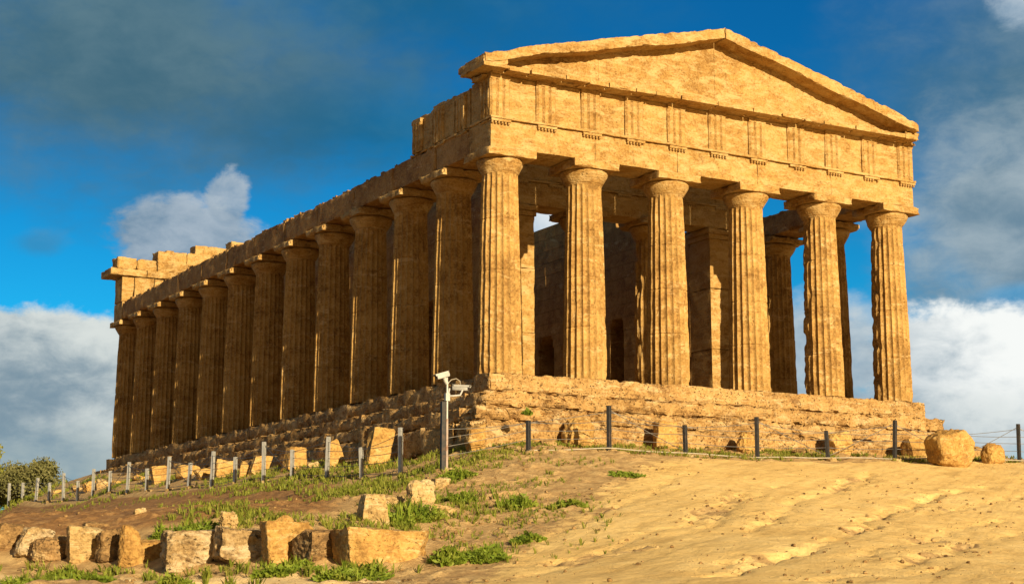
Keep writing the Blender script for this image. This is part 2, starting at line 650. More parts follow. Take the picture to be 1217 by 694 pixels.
def graded(lo, hi, fine_, mids, far):
    a = list(np.arange(lo, hi + 1e-6, fine_))
    for sgn in (1, -1):
        st, v = fine_, (hi if sgn > 0 else lo)
        tail = []
        while abs(v) < far:
            st = min(st * (1.10 if abs(v) < mids else 1.28), 900)
            v += sgn * st
            tail.append(v)
        a = a + tail if sgn > 0 else tail[::-1] + a
    return np.array(a)


GXS = graded(-19, 20, 0.105, 60, 4500)
GYS = graded(-29, -2.4, 0.105, 70, 4500)
GX, GY = np.meshgrid(GXS, GYS, indexing='ij')
GZ = ground_z(GX.ravel(), GY.ravel())
Vg = np.stack([GX.ravel(), GY.ravel(), GZ], -1)
ig = np.arange(GX.size).reshape(GX.shape)
Qg = np.stack([ig[:-1, :-1], ig[1:, :-1], ig[1:, 1:], ig[:-1, 1:]], -1).reshape(-1, 4)


# ------------------------------------------------------------------ materials
def new_mat(name):
    m = bpy.data.materials.new(name)
    m.use_nodes = True
    m.node_tree.nodes.clear()
    T = NT(m.node_tree)
    o = T.node('ShaderNodeOutputMaterial')
    b = T.node('ShaderNodeBsdfPrincipled')
    T.l.new(b.outputs[0], o.inputs[0])
    b.inputs['Roughness'].default_value = 0.9
    if 'Specular IOR Level' in b.inputs:
        b.inputs['Specular IOR Level'].default_value = 0.2
    return m, T, b


def wpos(T):
    return T.node('ShaderNodeNewGeometry').outputs['Position']


def bump(T, b, h, dist, strength=1.0, prev=None):
    n = T.node('ShaderNodeBump')
    n.inputs['Distance'].default_value = dist
    n.inputs['Strength'].default_value = strength
    T.put(n.inputs['Height'], h)
    if prev is not None:
        T.put(n.inputs['Normal'], prev)
    return n.outputs[0]


def stone_mat(name, dark, mid, light, pale=None, pale_amt=0.0, pits=0.5, pit_scale=9.0, bd=0.03, ashlar=None, strat=0.0, black=0.0):
    m, T, b = new_mat(name)
    p = wpos(T)
    n1 = T.noise(p, 0.45, 5, 0.6)
    n2 = T.noise(p, 2.6, 7, 0.68, 0.3)
    n3 = T.noise(p, 15.0, 4, 0.6)
    v = T.m('ADD', T.m('ADD', T.m('MULTIPLY', n1, 0.26), T.m('MULTIPLY', n2, 0.42)), T.m('MULTIPLY', n3, 0.32))
    col = T.ramp(v, [(0.34, tuple(q * .72 for q in dark)), (0.43, dark), (0.505, mid), (0.60, light)])
    blk = T.node('ShaderNodeTexVoronoi', feature='F1')
    T.put(blk.inputs['Vector'], T.vm('MULTIPLY', p, (0.8, 0.8, 1.0)))
    blk.inputs['Scale'].default_value = 0.9
    tone = T.sep(blk.outputs['Color'])[0]
    col = T.mix(0.8, col, T.ramp(tone, [(0.0, (0.84, 0.83, 0.80)), (0.5, (1.0, 1.0, 1.0)), (1.0, (1.10, 1.11, 1.13))]), 'MULTIPLY')
    x, y, z = T.sep(p)
    h = T.m('ADD', T.m('MULTIPLY', n2, 0.9), T.m('MULTIPLY', n3, 0.5))
    if strat:
        sv = T.comb(T.m('MULTIPLY', x, 0.5), T.m('MULTIPLY', y, 0.5), T.m('MULTIPLY', z, 5.0))
        s_ = T.noise(sv, 2.2, 5, 0.65, 0.4)
        h = T.m('ADD', h, T.m('MULTIPLY', s_, strat))
    if pale is not None:
        pm = T.step(T.m('ADD', T.noise(T.vm('MULTIPLY', p, (0.8, 0.8, 2.2)), 1.7, 8, 0.80, 0.5), T.m('MULTIPLY', n3, 0.12)), 0.62 - 0.12 * pale_amt, 0.70)
        col = T.mix(T.m('MULTIPLY', pm, 0.95), col, pale)
    if black:
        bm = T.step(T.noise(T.vm('MULTIPLY', T.vm('ADD', p, (5.0, 3.0, 8.0)), (1.2, 1.2, .8)), 2.6, 8, 0.78, 0.8), 0.55, 0.68)
        col = T.mix(T.m('MULTIPLY', bm, black), col, tuple(v * 0.3 for v in dark))
    if pits:
        nd = T.node('ShaderNodeTexNoise')
        T.put(nd.inputs['Vector'], p)
        nd.inputs['Scale'].default_value = pit_scale * 0.9
        nd.inputs['Detail'].default_value = 3
        pd = T.vm('ADD', p, T.vm('SCALE', nd.outputs['Color'], None, 1.5 / pit_scale))
        pd = T.vm('MULTIPLY', pd, (1.0, 1.0, 1.5))
        pv = T.voro(pd, pit_scale, 'F1')
        sel = T.step(T.noise(p, pit_scale * 0.33, 3, 0.6), 0.42, 0.62)
        pit = T.m('MULTIPLY', T.m('SUBTRACT', 1.0, T.step(pv, 0.06, 0.34)), sel)
        col = T.mix(T.m('MULTIPLY', pit, 0.55 * pits), col, tuple(v * 0.42 for v in dark))
        h = T.m('SUBTRACT', h, T.m('MULTIPLY', pit, 1.3 * pits))
    if ashlar:
        bw, bh, zo = ashlar
        n = T.node('ShaderNodeTexBrick')
        wob = T.m('MULTIPLY', T.m('SUBTRACT', T.noise(p, 1.4, 3), 0.5), 0.10)
        T.put(n.inputs['Vector'], T.comb(T.m('ADD', T.m('ADD', x, y), wob), T.m('ADD', T.m('ADD', z, zo), wob), 0.0))
        n.inputs['Scale'].default_value = 1.0
        n.inputs['Brick Width'].default_value = bw
        n.inputs['Row Height'].default_value = bh
        n.inputs['Mortar Size'].default_value = 0.014
        n.inputs['Mortar Smooth'].default_value = 0.3
        n.inputs['Color1'].default_value = (0.92, 0.92, 0.92, 1)
        n.inputs['Color2'].default_value = (1.06, 1.06, 1.06, 1)
        n.inputs['Mortar'].default_value = (0.42, 0.40, 0.38, 1)
        col = T.mix(0.9, col, n.outputs['Color'], 'MULTIPLY')
        h = T.m('SUBTRACT', h, T.m('MULTIPLY', n.outputs['Fac'], 1.2))
    T.put(b.inputs['Base Color'], col)
    T.put(b.inputs['Normal'], bump(T, b, h, bd, 1.0))
    return m


M = {}
M['column'] = stone_mat('column_stone', (0.232, 0.124, 0.036), (0.360, 0.210, 0.065), (0.432, 0.274, 0.099), (0.480, 0.324, 0.144), 0.3, 0.5, 9.0, 0.035, strat=0.6, black=.40)
M['temple'] = stone_mat('temple_stone', (0.248, 0.130, 0.035), (0.364, 0.210, 0.064), (0.424, 0.267, 0.095), (0.480, 0.332, 0.149), 1.0, 0.35, 8.0, 0.05, strat=.9, black=.28)
M['entab'] = stone_mat('temple_wall_stone', (0.208, 0.104, 0.034), (0.320, 0.176, 0.058), (0.400, 0.240, 0.088), (0.448, 0.304, 0.144), 0.1, 0.6, 7.0, 0.045, strat=.5)
M['krepis'] = stone_mat('step_stone', (0.216, 0.116, 0.042), (0.384, 0.225, 0.080), (0.480, 0.310, 0.133), (0.512, 0.365, 0.190), 0.5, 1.1, 10.0, 0.08, strat=0.9, black=0.30)
M['tawny'] = stone_mat('tawny_rock', (0.264, 0.140, 0.040), (0.400, 0.232, 0.068), (0.480, 0.304, 0.104), (0.512, 0.360, 0.160), 0.3, 0.35, 13.0, 0.05, strat=0.6, black=.2)
M['pale'] = stone_mat('pale_rock', (0.228, 0.144, 0.058), (0.395, 0.259, 0.106), (0.479, 0.338, 0.160), (0.502, 0.389, 0.218), 0.5, 0.5, 13.0, 0.06, strat=.5, black=0.4)
M['mottled'] = stone_mat('mottled_rock', (0.162, 0.101, 0.047), (0.339, 0.223, 0.100), (0.464, 0.341, 0.187), (0.500, 0.397, 0.250), 1.0, 1.0, 6.0, 0.08, strat=.5, black=0.9)
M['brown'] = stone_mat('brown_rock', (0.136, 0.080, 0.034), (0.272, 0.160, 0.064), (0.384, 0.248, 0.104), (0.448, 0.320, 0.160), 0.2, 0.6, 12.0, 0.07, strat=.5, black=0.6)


def ground_mat():
    m, T, b = new_mat('ground_earth')
    p = wpos(T)
    at = T.node('ShaderNodeAttribute', attribute_name='zone')
    zr, zg, zb = T.sep(at.outputs['Vector'])      # sand, brown soil, path
    n1 = T.noise(p, 0.5, 5, 0.6)
    n2 = T.noise(p, 3.0, 7, 0.7, 0.3)
    n3 = T.noise(p, 13.0, 6, 0.75)
    sand = T.ramp(T.m('ADD', T.m('MULTIPLY', n1, 0.5), T.m('MULTIPLY', n2, 0.5)),
                  [(0.34, (0.66, 0.425, 0.150)), (0.5, (0.78, 0.535, 0.205)), (0.66, (0.84, 0.61, 0.265))])
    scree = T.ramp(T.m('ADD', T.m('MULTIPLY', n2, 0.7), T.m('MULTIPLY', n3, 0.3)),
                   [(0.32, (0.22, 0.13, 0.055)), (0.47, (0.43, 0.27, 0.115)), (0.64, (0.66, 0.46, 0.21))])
    soil = T.ramp(T.m('ADD', T.m('MULTIPLY', n2, 0.75), T.m('MULTIPLY', n3, 0.25)),
                  [(0.34, (0.13, 0.062, 0.024)), (0.5, (0.27, 0.140, 0.052)), (0.66, (0.48, 0.28, 0.11))])
    pth = T.ramp(n2, [(0.3, (0.66, 0.46, 0.21)), (0.7, (0.82, 0.61, 0.32))])
    x, y, z = T.sep(p)
    sl = T.m('ADD', T.m('MULTIPLY', x, 0.80), T.m('MULTIPLY', y, 0.60))
    tl = T.m('SUBTRACT', T.m('MULTIPLY', y, 0.80), T.m('MULTIPLY', x, 0.60))
    st = T.noise(T.comb(T.m('MULTIPLY', sl, 0.30), T.m('MULTIPLY', tl, 2.6), 0.0), 1.0, 6, 0.66, 0.5)
    sand = T.mix(0.75, sand, T.ramp(st, [(0.32, (0.66, 0.62, 0.56)), (0.47, (0.96, 0.95, 0.93)), (0.68, (1.12, 1.13, 1.15))]), 'MULTIPLY')
    gr = T.noise(p, 5.5, 5, 0.8)
    sand = T.mix(0.7, sand, T.ramp(gr, [(0.33, (0.60, 0.56, 0.50)), (0.45, (0.97, 0.97, 0.97)), (0.7, (1.08, 1.08, 1.08))]), 'MULTIPLY')
    wig = T.m('MULTIPLY', T.m('SUBTRACT', n2, 0.5), 1.1)
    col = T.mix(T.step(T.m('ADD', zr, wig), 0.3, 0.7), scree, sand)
    col = T.mix(T.step(T.m('ADD', zg, wig), 0.3, 0.7), col, soil)
    col = T.mix(T.step(T.m('ADD', zb, wig), 0.3, 0.7), col, pth)
    # little stones and crumbs lying in the earth
    vo = T.voro(p, 16.0)
    cr = T.m('MULTIPLY', T.m('SUBTRACT', 1.0, T.step(vo, 0.08, 0.26)), T.step(T.noise(p, 2.0, 4, 0.7), 0.50, 0.66))
    col = T.mix(T.m('MULTIPLY', cr, 0.4), col, T.ramp(n1, [(0.4, (0.17, 0.09, 0.035)), (0.6, (0.66, 0.5, 0.28))]))
    T.put(b.inputs['Base Color'], col)
    h = T.m('ADD', T.m('ADD', T.m('MULTIPLY', n2, 0.35), T.m('MULTIPLY', n3, 0.8)), T.m('MULTIPLY', cr, 0.7))
    h = T.m('ADD', h, T.m('ADD', T.m('MULTIPLY', gr, 0.35), T.m('MULTIPLY', st, 0.55)))
    T.put(b.inputs['Normal'], bump(T, b, h, 0.045, 1.0))
    return m


M['ground'] = ground_mat()


def leaf_mat(name, c0, c1, c2, trans=0.25):
    m, T, b = new_mat(name)
    p = wpos(T)
    n = T.noise(p, 1.7, 3, 0.6)
    n2 = T.noise(p, 23.0, 2, 0.5)
    v = T.m('ADD', T.m('MULTIPLY', n, 0.55), T.m('MULTIPLY', n2, 0.45))
    col = T.ramp(v, [(0.36, c0), (0.5, c1), (0.64, c2)])
    T.put(b.inputs['Base Color'], col)
    b.inputs['Roughness'].default_value = 0.6
    o = [x for x in T.n if x.type == 'OUTPUT_MATERIAL'][0]
    tr = T.node('ShaderNodeBsdfTranslucent')
    T.put(tr.inputs['Color'], T.mix(1.0, col, (1.3, 1.25, 0.6), 'MULTIPLY'))
    mx = T.node('ShaderNodeMixShader')
    mx.inputs[0].default_value = trans
    T.l.new(b.outputs[0], mx.inputs[1])
    T.l.new(tr.outputs[0], mx.inputs[2])
    T.l.new(mx.outputs[0], o.inputs[0])
    return m


M['grass'] = leaf_mat('grass_blades', (0.11, 0.14, 0.018), (0.20, 0.225, 0.030), (0.33, 0.30, 0.07))
M['weed'] = leaf_mat('weed_leaves', (0.09, 0.14, 0.015), (0.17, 0.225, 0.022), (0.27, 0.29, 0.045))
M['olive'] = leaf_mat('olive_leaves', (0.09, 0.095, 0.030), (0.16, 0.155, 0.055), (0.26, 0.24, 0.10))
M['bush'] = leaf_mat('bush_leaves', (0.08, 0.115, 0.015), (0.14, 0.18, 0.022), (0.23, 0.25, 0.04))
M['almond'] = leaf_mat('almond_leaves', (0.12, 0.13, 0.02), (0.20, 0.20, 0.03), (0.28, 0.26, 0.05))


def plain_mat(name, c, rough=0.5, metal=0.0, var=0.25, scale=6.0, rust=None):
    m, T, b = new_mat(name)
    p = wpos(T)
    n = T.noise(p, scale, 6, 0.65)
    col = T.ramp(n, [(0.3, tuple(v * (1 - var) for v in c)), (0.7, tuple(min(1, v * (1 + var)) for v in c))])
    if rust:
        col = T.mix(T.step(T.noise(p, 3.1, 5, 0.7), 0.55, 0.68), col, rust)
    T.put(b.inputs['Base Color'], col)
    b.inputs['Roughness'].default_value = rough
    b.inputs['Metallic'].default_value = metal
    T.put(b.inputs['Normal'], bump(T, b, T.noise(p, 60, 3), 0.002, 0.6))
    return m


M['galv'] = plain_mat('galvanised_steel', (0.42, 0.41, 0.39), 0.55, 0.35, 0.2, 9.0)
M['darksteel'] = plain_mat('weathered_dark_steel', (0.045, 0.042, 0.042), 0.6, 0.2, 0.3, 9.0, (0.09, 0.06, 0.045))
M['wire'] = plain_mat('fence_wire', (0.20, 0.19, 0.18), 0.5, 0.6, 0.2)
M['pipe'] = plain_mat('pale_conduit', (0.36, 0.31, 0.24), 0.6, 0.0, 0.2)
M['white'] = plain_mat('white_paint', (0.40, 0.39, 0.37), 0.45, 0.0, 0.2)
M['rustpole'] = plain_mat('pole_paint', (0.34, 0.26, 0.22), 0.5, 0.1, 0.2, 5.0, (0.22, 0.12, 0.08))
M['lens'] = plain_mat('dark_glass', (0.015, 0.015, 0.02), 0.1, 0.0, 0.0)
M['bark'] = plain_mat('bark', (0.12, 0.085, 0.055), 0.9, 0.0, 0.4, 14.0)

# ------------------------------------------------------------------ the ground sheet
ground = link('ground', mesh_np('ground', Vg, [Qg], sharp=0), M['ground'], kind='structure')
gx_, gy_ = GX.ravel(), GY.ravel()
tt = (gx_ - CAM_POS[0]) * RGT[0] + (gy_ - CAM_POS[1]) * RGT[1]
ff = (gx_ - CAM_POS[0]) * _sy + (gy_ - CAM_POS[1]) * _cy
pxg = CXP + tt / np.maximum(ff, 1) * FPX
zone = np.zeros((len(gx_), 3), np.float32)
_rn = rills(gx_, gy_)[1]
zone[:, 0] = (1 - .9 * np.clip(_rn, 0, 1) ** 3) * np.maximum(sand_mask(gx_, gy_), sstep(np.hypot(gx_, gy_), 70, 110) * 0.4)  # rills coloured browner, standing in for the shade inside the ruts
# brown tilled soil between the old wall blocks and the left fence
zone[:, 1] = sstep(-pxg, -470, -330) * sstep(ff, 32.2, 34.5) * sstep(-gx_, 4.3, 5.0) * (1 - sstep(np.hypot(gx_, gy_), 55, 80))
# trodden path before the blocks
pathf = 30.5 - pxg * 0.0115
zone[:, 2] = np.exp(-((ff - pathf) / 1.3) ** 2) * sstep(-pxg, -560, -430) * (ff > 15)
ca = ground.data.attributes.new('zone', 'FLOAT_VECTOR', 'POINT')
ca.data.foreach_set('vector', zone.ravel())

# ------------------------------------------------------------------ the temple
HC, HA, HF = 6.757, 7.669, 8.996      # top of abacus, architrave, frieze above the stylobate
FXC = [0, 3.0, 6.1, 9.3, 12.4, 15.4]
FYC = [0, 3.0, 6.1] + [6.1 + 3.206 * i for i in range(1, 9)]
FYC += [FYC[-1] + 3.1, FYC[-1] + 6.1]
LX, LY = FXC[-1], FYC[-1]
A = 0.69                                # half depth of the entablature

temple = empty('temple', (0, 0, 0), 'large roofless Doric temple of golden weathered stone with pediment and fluted columns', 'temple')

NECK = 6.06


def shaft_mesh(name, h, rl, rt, seed, wear=0.6, wear_dir=None, nz=46, nf=20, per=6, flute=0.078):
    zs = np.linspace(0, h, nz)
    joints = [h * k / 4.0 + 0.12 * math.sin(seed * 3 + k) for k in (1, 2, 3)]
    for j in joints:
        zs = np.concatenate([zs, [j - .02, j, j + .02]])
    zs = np.sort(zs)
    na = nf * per
    th = np.arange(na) / na * 2 * math.pi
    Z, T_ = np.meshgrid(zs, th, indexing='ij')
    t = Z / h
    r0 = rl + (rt - rl) * t + 0.012 * np.sin(math.pi * t)
    u = (T_ * nf / (2 * math.pi)) % 1.0
    prof = 1 - (2 * u - 1) ** 2
    P0 = np.stack([r0 * np.cos(T_), r0 * np.sin(T_), Z], -1).reshape(-1, 3)
    Pn = P0 * np.array([1.0, 1.0, 0.8])
    w = (fbm(Pn, 1.1, 3, seed) * 0.9 + 0.35).reshape(Z.shape)
    w = np.clip(w * wear * (1.25 - .5 * sstep(t, .5, .95)) + 0.05, 0, 1)
    if wear_dir is not None:
        k = np.clip(np.cos(T_ - wear_dir), 0, 1) ** 3
        w = np.clip(w + 0.75 * k, 0, 1.2)
    f2 = fbm(Pn, 3.2, 4, seed + 9).reshape(Z.shape)
    f3 = fbm(P0 * np.array([1, 1, .55]), 7.0, 2, seed + 19).reshape(Z.shape)
    amp = flute * (1 - 0.62 * np.clip(w, 0, 1)) * (rl + (rt - rl) * t) / rl
    amp = amp * sstep(h - Z, -0.01, 0.10)
    r = r0 - amp * prof - 0.02 * w - 0.085 * w * np.clip(f2 + 0.12, 0, 1) - 0.034 * np.clip(f3 + .05, 0, 1) * (1 - .6 * prof) * (0.4 + w)
    if wear_dir is not None:
        r = r - 0.13 * k * np.clip(f2 + 0.1, 0, 1) - 0.05 * k * np.clip(f3, 0, 1)
    # chipped foot
    foot = np.exp(-Z / 0.22)
    r = r - foot * 0.06 * np.clip(f2 + 0.25, 0, 1)
    for j in joints:
        r = r - 0.026 * (np.abs(Z - j) < 0.006) * (f2 > -.2)
    V = np.stack([r * np.cos(T_), r * np.sin(T_), Z], -1).reshape(-1, 3)
    idx = np.arange(len(V)).reshape(Z.shape)
    nx_ = np.roll(idx, -1, 1)
    F = [np.stack([idx[:-1], nx_[:-1], nx_[1:], idx[1:]], -1).reshape(-1, 4)]
    b = len(V)
    V = np.vstack([V, [[0, 0, 0], [0, 0, h]]])
    F.append(np.stack([nx_[0], idx[0], np.full(na, b)], -1))
    F.append(np.stack([idx[-1], nx_[-1], np.full(na, b + 1)], -1))
    return mesh_np(name, V, F, sharp=50)


def echinus_mesh(name, seed, amp=0.03):
    z0, z1 = NECK - .02, HC - .27
    prof = [(.545, z0), (.565, z0 + .02), (.575, z0 + .035), (.562, z0 + .05), (.585, z0 + .065), (.60, z0 + .085),
            (.645, z0 + .16), (.69, z0 + .235), (.73, z0 + .305), (.755, z0 + .36), (.765, z0 + .40), (.755, z1 - 0.012), (.735, z1)]
    return mesh_np(name, *lathe(prof, 72, amp, seed), sharp=40)


def abacus_mesh(name, seed, chip=0.05, amp=0.02):
    a = 0.835
    return mesh_np(name, *sbox(-a, a, -a, a, HC - .27, HC, .09, amp, 2.2, chip, seed), sharp=40)


def make_column(x, y, shaft, ech, aba, rz=0.0, z=0.0):
    s = link('column', shaft, M['column'], temple, (x, y, z))
    s.rotation_euler = (0, 0, rz)
    e = link('echinus', ech, M['temple'], s)
    a = link('abacus', aba, M['temple'], s)
    a.rotation_euler = (0, 0, -rz)
    return s


RL, RT = 0.685, 0.558
WEST = rad(150)
for i, x in enumerate(FXC):
    wd = {4: WEST, 5: WEST, 3: None}.get(i)
    make_column(x, 0, shaft_mesh('front_shaft', NECK, RL, RT, 100 + i * 13, (.5, .34, .52, .4, .46, .55)[i], wd, nz=64, per=8),
                echinus_mesh('front_echinus', 40 + i, .035 if i not in (0, 5) else .09), abacus_mesh('front_abacus', 60 + i, .05))
side = [(shaft_mesh('side_shaft', NECK, RL, RT, 300 + k * 31, 0.35), echinus_mesh('side_echinus', 80 + k, .06), abacus_mesh('side_abacus', 90 + k, .09, .04)) for k in range(5)]
worn = [(shaft_mesh('worn_shaft', NECK, RL, RT, 500 + k * 31, 0.8, WEST + .2), echinus_mesh('worn_echinus', 180 + k, .08), abacus_mesh('worn_abacus', 190 + k, .12, .05)) for k in range(2)]
step20 = 2 * math.pi / 20
for j, y in enumerate(FYC[1:-1]):
    k = (j * 3 + 1) % 5
    make_column(0, y, side[k][0], side[(k + j) % 5][1], side[(k + 2 * j) % 5][2], step20 * ((j * 7) % 20))
    if j < 2:
        make_column(LX, y, *worn[j])
    else:
        make_column(LX, y, side[(k + 2) % 5][0], side[k][1], side[k][2], step20 * ((j * 3 + 4) % 20))
for i, x in enumerate(FXC):
    k = (i * 2 + 2) % 5
    make_column(x, LY, side[k][0], side[k][1], side[(k + 1) % 5][2], step20 * ((i * 5 + 3) % 20))
# two columns between the antae of the porch
YP = 5.5
for i, x in enumerate((6.3, 9.25)):
    make_column(x, YP, worn[i][0] if i else side[2][0], side[i][1], side[i][2], 0.0, -0.05)

# --- stepped base: each course one mesh of many blocks
rng = random.Random(4)


def course(z0, z1, off, front_amp, seed, fine_front=.075, left_res=.11, core_only_right=False):
    mb = MB()
    x0, x1, y0, y1 = -off, LX + off, -off, LY + off
    dep = 1.1
    mb.add(*box(x0 + .22, x1 - .22, y0 + .22, y1 - .22, z0, z1 - .06))
    k = 0

    def run(lo, hi):
        c_, out_ = lo, []
        while c_ < hi - 0.3:
            w_ = rng.uniform(1.0, 1.75)
            e_ = hi if hi - (c_ + w_) < 0.7 else c_ + w_
            out_.append((c_, e_))
            c_ = e_
        return out_
    jx = [q[1] for q in run(x0, x1)][:-1]
    mb.add(*sbox(x0, x1, y0, y0 + dep, z0 + .004, z1 - .01, fine_front, .03, 1.5, front_amp * 1.5, seed, joints=(0, jx, .06, .03), rubble=front_amp))
    jy = [q[1] for q in run(y0 + dep, y1 - dep)][:-1]
    mb.add(*sbox(x0 + .01, x0 + dep, y0 + dep - .05, y1 - dep, z0 + .004, z1 - .015, left_res, .03, 1.6, .24, seed + 3, joints=(1, jy, .03, .02), rubble=.075, grooves=.02))
    for a, b_ in run(y0 + dep, y1 - dep):           # right flank
        k += 1
        mb.add(*sbox(x1 - dep, x1 + rng.uniform(-.06, .03), a + .01, b_ - .01, z0 + .004, z1 + rng.uniform(-.08, 0), .22, .09, 1.4, .12, seed + k * 3))
    for a, b_ in run(x0, x1):                       # back
        k += 1
        mb.add(*sbox(a + .01, b_ - .01, y1 - dep, y1 + rng.uniform(-.05, .03), z0 + .004, z1 + rng.uniform(-.06, 0), .22, .08, 1.4, .1, seed + k * 3))
    return mb.mesh('step_course', sharp=45)


ZS = [0.0, -.57, -1.07, -1.55, -2.42, -3.3]
OFF = [.76, 1.21, 1.68, 2.10, 2.3]
FA = [.065, .15, .21, .18, .11]
for k in range(5):
    link('step', course(ZS[k + 1], ZS[k], OFF[k], FA[k], 1000 + k * 211), M['krepis'], temple)
# floor inside the colonnade and of the cella
link('floor', wall_mesh('floor', [(.2, LX - .2, .3, LY - .3, -.4, -.03)], res=1.0, amp=0, chip=0), M['temple'], temple)

# --- architraves: blocks from axis to axis, broken upper edges on the flanks
def beam_x(y0, y1, xs, z0, z1, seed, **kw):
    return [(a, b_, y0, y1, z0, z1, dict(seed=seed + i * 5, **kw)) for i, (a, b_) in enumerate(zip(xs[:-1], xs[1:]))]


xs = [-A] + FXC[1:-1] + [LX + A]
arch_f = link('architrave', wall_mesh('architrave_front', beam_x(-A, A, xs, HC, HA - .06, 11), res=.1, amp=.012, freq=1.8, chip=.02), M['temple'], temple)
ys = [A + .004] + FYC[1:-1] + [LY - A - .004]


def flank_arch(x0, x1, rough, seed, nm):
    mb = MB()
    r_ = random.Random(seed)
    for i, (a, b_) in enumerate(zip(ys[:-1], ys[1:])):
        top = HA - .02 if (i == 0) else HA - r_.uniform(.02, .10)
        mb.add(*sbox(x0, x1, a + .006, b_ - .006, HC, top, .11, .03, 1.7, rough, seed + i * 5))
        # broken lumps left of the course above
        if i > 1:
            c_ = a
            while c_ < b_ - .3:
                w_ = r_.uniform(.2, .75)
                hh = r_.uniform(.02, .15)
                mb.add(*sbox(x0 + r_.uniform(.02, .12), x1 - .3, c_, min(c_ + w_, b_), top - .12, top + hh, .09, .06, 2.4, .10, seed + int(c_ * 31)))
                c_ += w_ + r_.uniform(.0, .35)
    return mb.mesh(nm, sharp=45)


link('architrave', flank_arch(-A, A, .07, 71, 'architrave_flank'), M['entab'], temple)
link('architrave', flank_arch(LX - A, LX + A, .10, 171, 'architrave_flank_far'), M['entab'], temple)
link('architrave', wall_mesh('architrave_back', beam_x(LY - A, LY + A, xs, HC, HA, 31), res=.2, amp=.02, chip=.03), M['temple'], temple)

# taenia with a regula and six pegs under every triglyph
TW = 0.68
TX = [-A - .03 + (LX + 2 * A + .06 - TW) * i / 10 for i in range(11)]
tae = MB()
tae.add(*sbox(-A - .06, LX + A + .06, -A - .115, A, HA - .056, HA + .03, .08, .012, 2.5, .02, 5))
link('taenia', tae.mesh('taenia_front'), M['temple'], arch_f)
for i, x in enumerate(TX):
    mb = MB()
    mb.add(*sbox(x, x + TW, -A - .105, -A + .05, HA - .14, HA - .058, .06, .008, 4, .012, 400 + i))
    for g in range(6):
        if (i, g) in ((7, 0), (7, 1), (3, 5), (9, 4)):
            continue
        gx = x + TW * (g + .5) / 6
        V, F = lathe([(.036, -.06), (.032, 0.0)], 10)
        mb.add(V + np.array([gx, -A - .052, HA - .142]), F)
    link('regula', mb.mesh('regula'), M['temple'], arch_f)
# flank regulae on the stretch that keeps its frieze
for i in range(3):
    y = .02 - A + i * 1.5
    mb = MB()
    mb.add(*sbox(-A - .055, -A + .03, y, y + .66, HA - .135, HA - .058, .06, .03, 4, .03, 440 + i))
    link('regula', mb.mesh('regula_flank'), M['temple'], arch_f)
link('taenia', wall_mesh('taenia_flank', [(-A - .06, -A + .1, A + .01, 4.72, HA - .09, HA + .01)], res=.1, amp=.05, freq=3, chip=.06), M['temple'], arch_f)

# --- frieze: metope slabs set back, triglyphs with two whole and two half grooves
fr = link('frieze', wall_mesh('frieze_front', beam_x(-A + .03, A - .05, [-A + .04] + TX[1:10:1] + [LX + A - .04], HA + .032, HF, 77), res=.12, amp=.02, chip=.015), M['temple'], temple)


def triglyph(x, y, w, z0, z1, seed, along='x', amp=.012, proud=.05):
    """vertical bars with V grooves; the top band left whole"""
    gw = w / 3.0
    bar = []
    us = [0, .05, .11, gw - .05, gw, gw + .05, 2 * gw - .05, 2 * gw, 2 * gw + .05, w - .11, w - .05, w]
    ds = [.05, 0, 0, 0, .065, 0, 0, .065, 0, 0, 0, .05]
    us[1], ds[0] = .06, .06
    zz = np.concatenate([np.linspace(z0, z1 - .17, 12), [z1 - .15, z1 - .13, z1]])
    U, Z = np.meshgrid(us, zz, indexing='ij')
    Dp = np.repeat(np.array(ds)[:, None], len(zz), 1)
    Dp[:, -2:] = 0.0
    P = np.stack([U.ravel(), np.zeros(U.size), Z.ravel()], -1)
    nse = fbm(P + np.array([x, y, 0]), 2.3, 4, seed)
    Dd = Dp.ravel() + amp * 1.6 * np.clip(nse + .2, 0, 1) + 0.05 * np.clip(nse - .25, 0, 1)
    fr_ = np.stack([U.ravel(), Dd - proud, Z.ravel()], -1)
    bk = np.stack([U.ravel(), np.full(U.size, .12), Z.ravel()], -1)
    n_ = len(fr_)
    nu, nz_ = U.shape
    idx = np.arange(n_).reshape(nu, nz_)
    Q = [np.stack([idx[:-1, :-1], idx[1:, :-1], idx[1:, 1:], idx[:-1, 1:]], -1).reshape(-1, 4)]
    V = np.vstack([fr_, bk])
    for line, fl in ((idx[0], False), (idx[-1], True), (idx[:, 0], True), (idx[:, -1], False)):
        q = np.stack([line[:-1], line[1:], line[1:] + n_, line[:-1] + n_], -1)
        Q.append(q[:, ::-1] if fl else q)
    if along == 'y':
        V = np.stack([V[:, 1], w - V[:, 0], V[:, 2]], -1)
    return V + np.array([x, y, 0]), np.vstack(Q)


for i, x in enumerate(TX):
    link('triglyph', mesh_np('triglyph', *triglyph(x, -A, TW, HA + .032, HF - .002, 600 + i), sharp=30), M['temple'], fr)
# the piece of frieze still standing on the near flank, its top broken
frl = link('frieze', wall_mesh('frieze_flank', [(-A + .03, A - .1, A, 1.72, HA, HF - .04), (-A + .02, A - .1, 1.73, 3.25, HA, HF - .02),
                                                (-A + .04, A - .1, 3.26, 4.74, HA, HF - .10)], res=.08, amp=.05, freq=1.8, chip=.09), M['temple'], temple)
for i, y in enumerate((-A + .05, .95, 2.45, 3.98)):
    link('triglyph', mesh_np('triglyph_flank', *triglyph(-A, y, .64, HA + (.032 if i == 0 else .012), HF - (.003 if i == 0 else .12 + .03 * i), 660 + i, 'y', .03), sharp=30), M['temple'], frl)

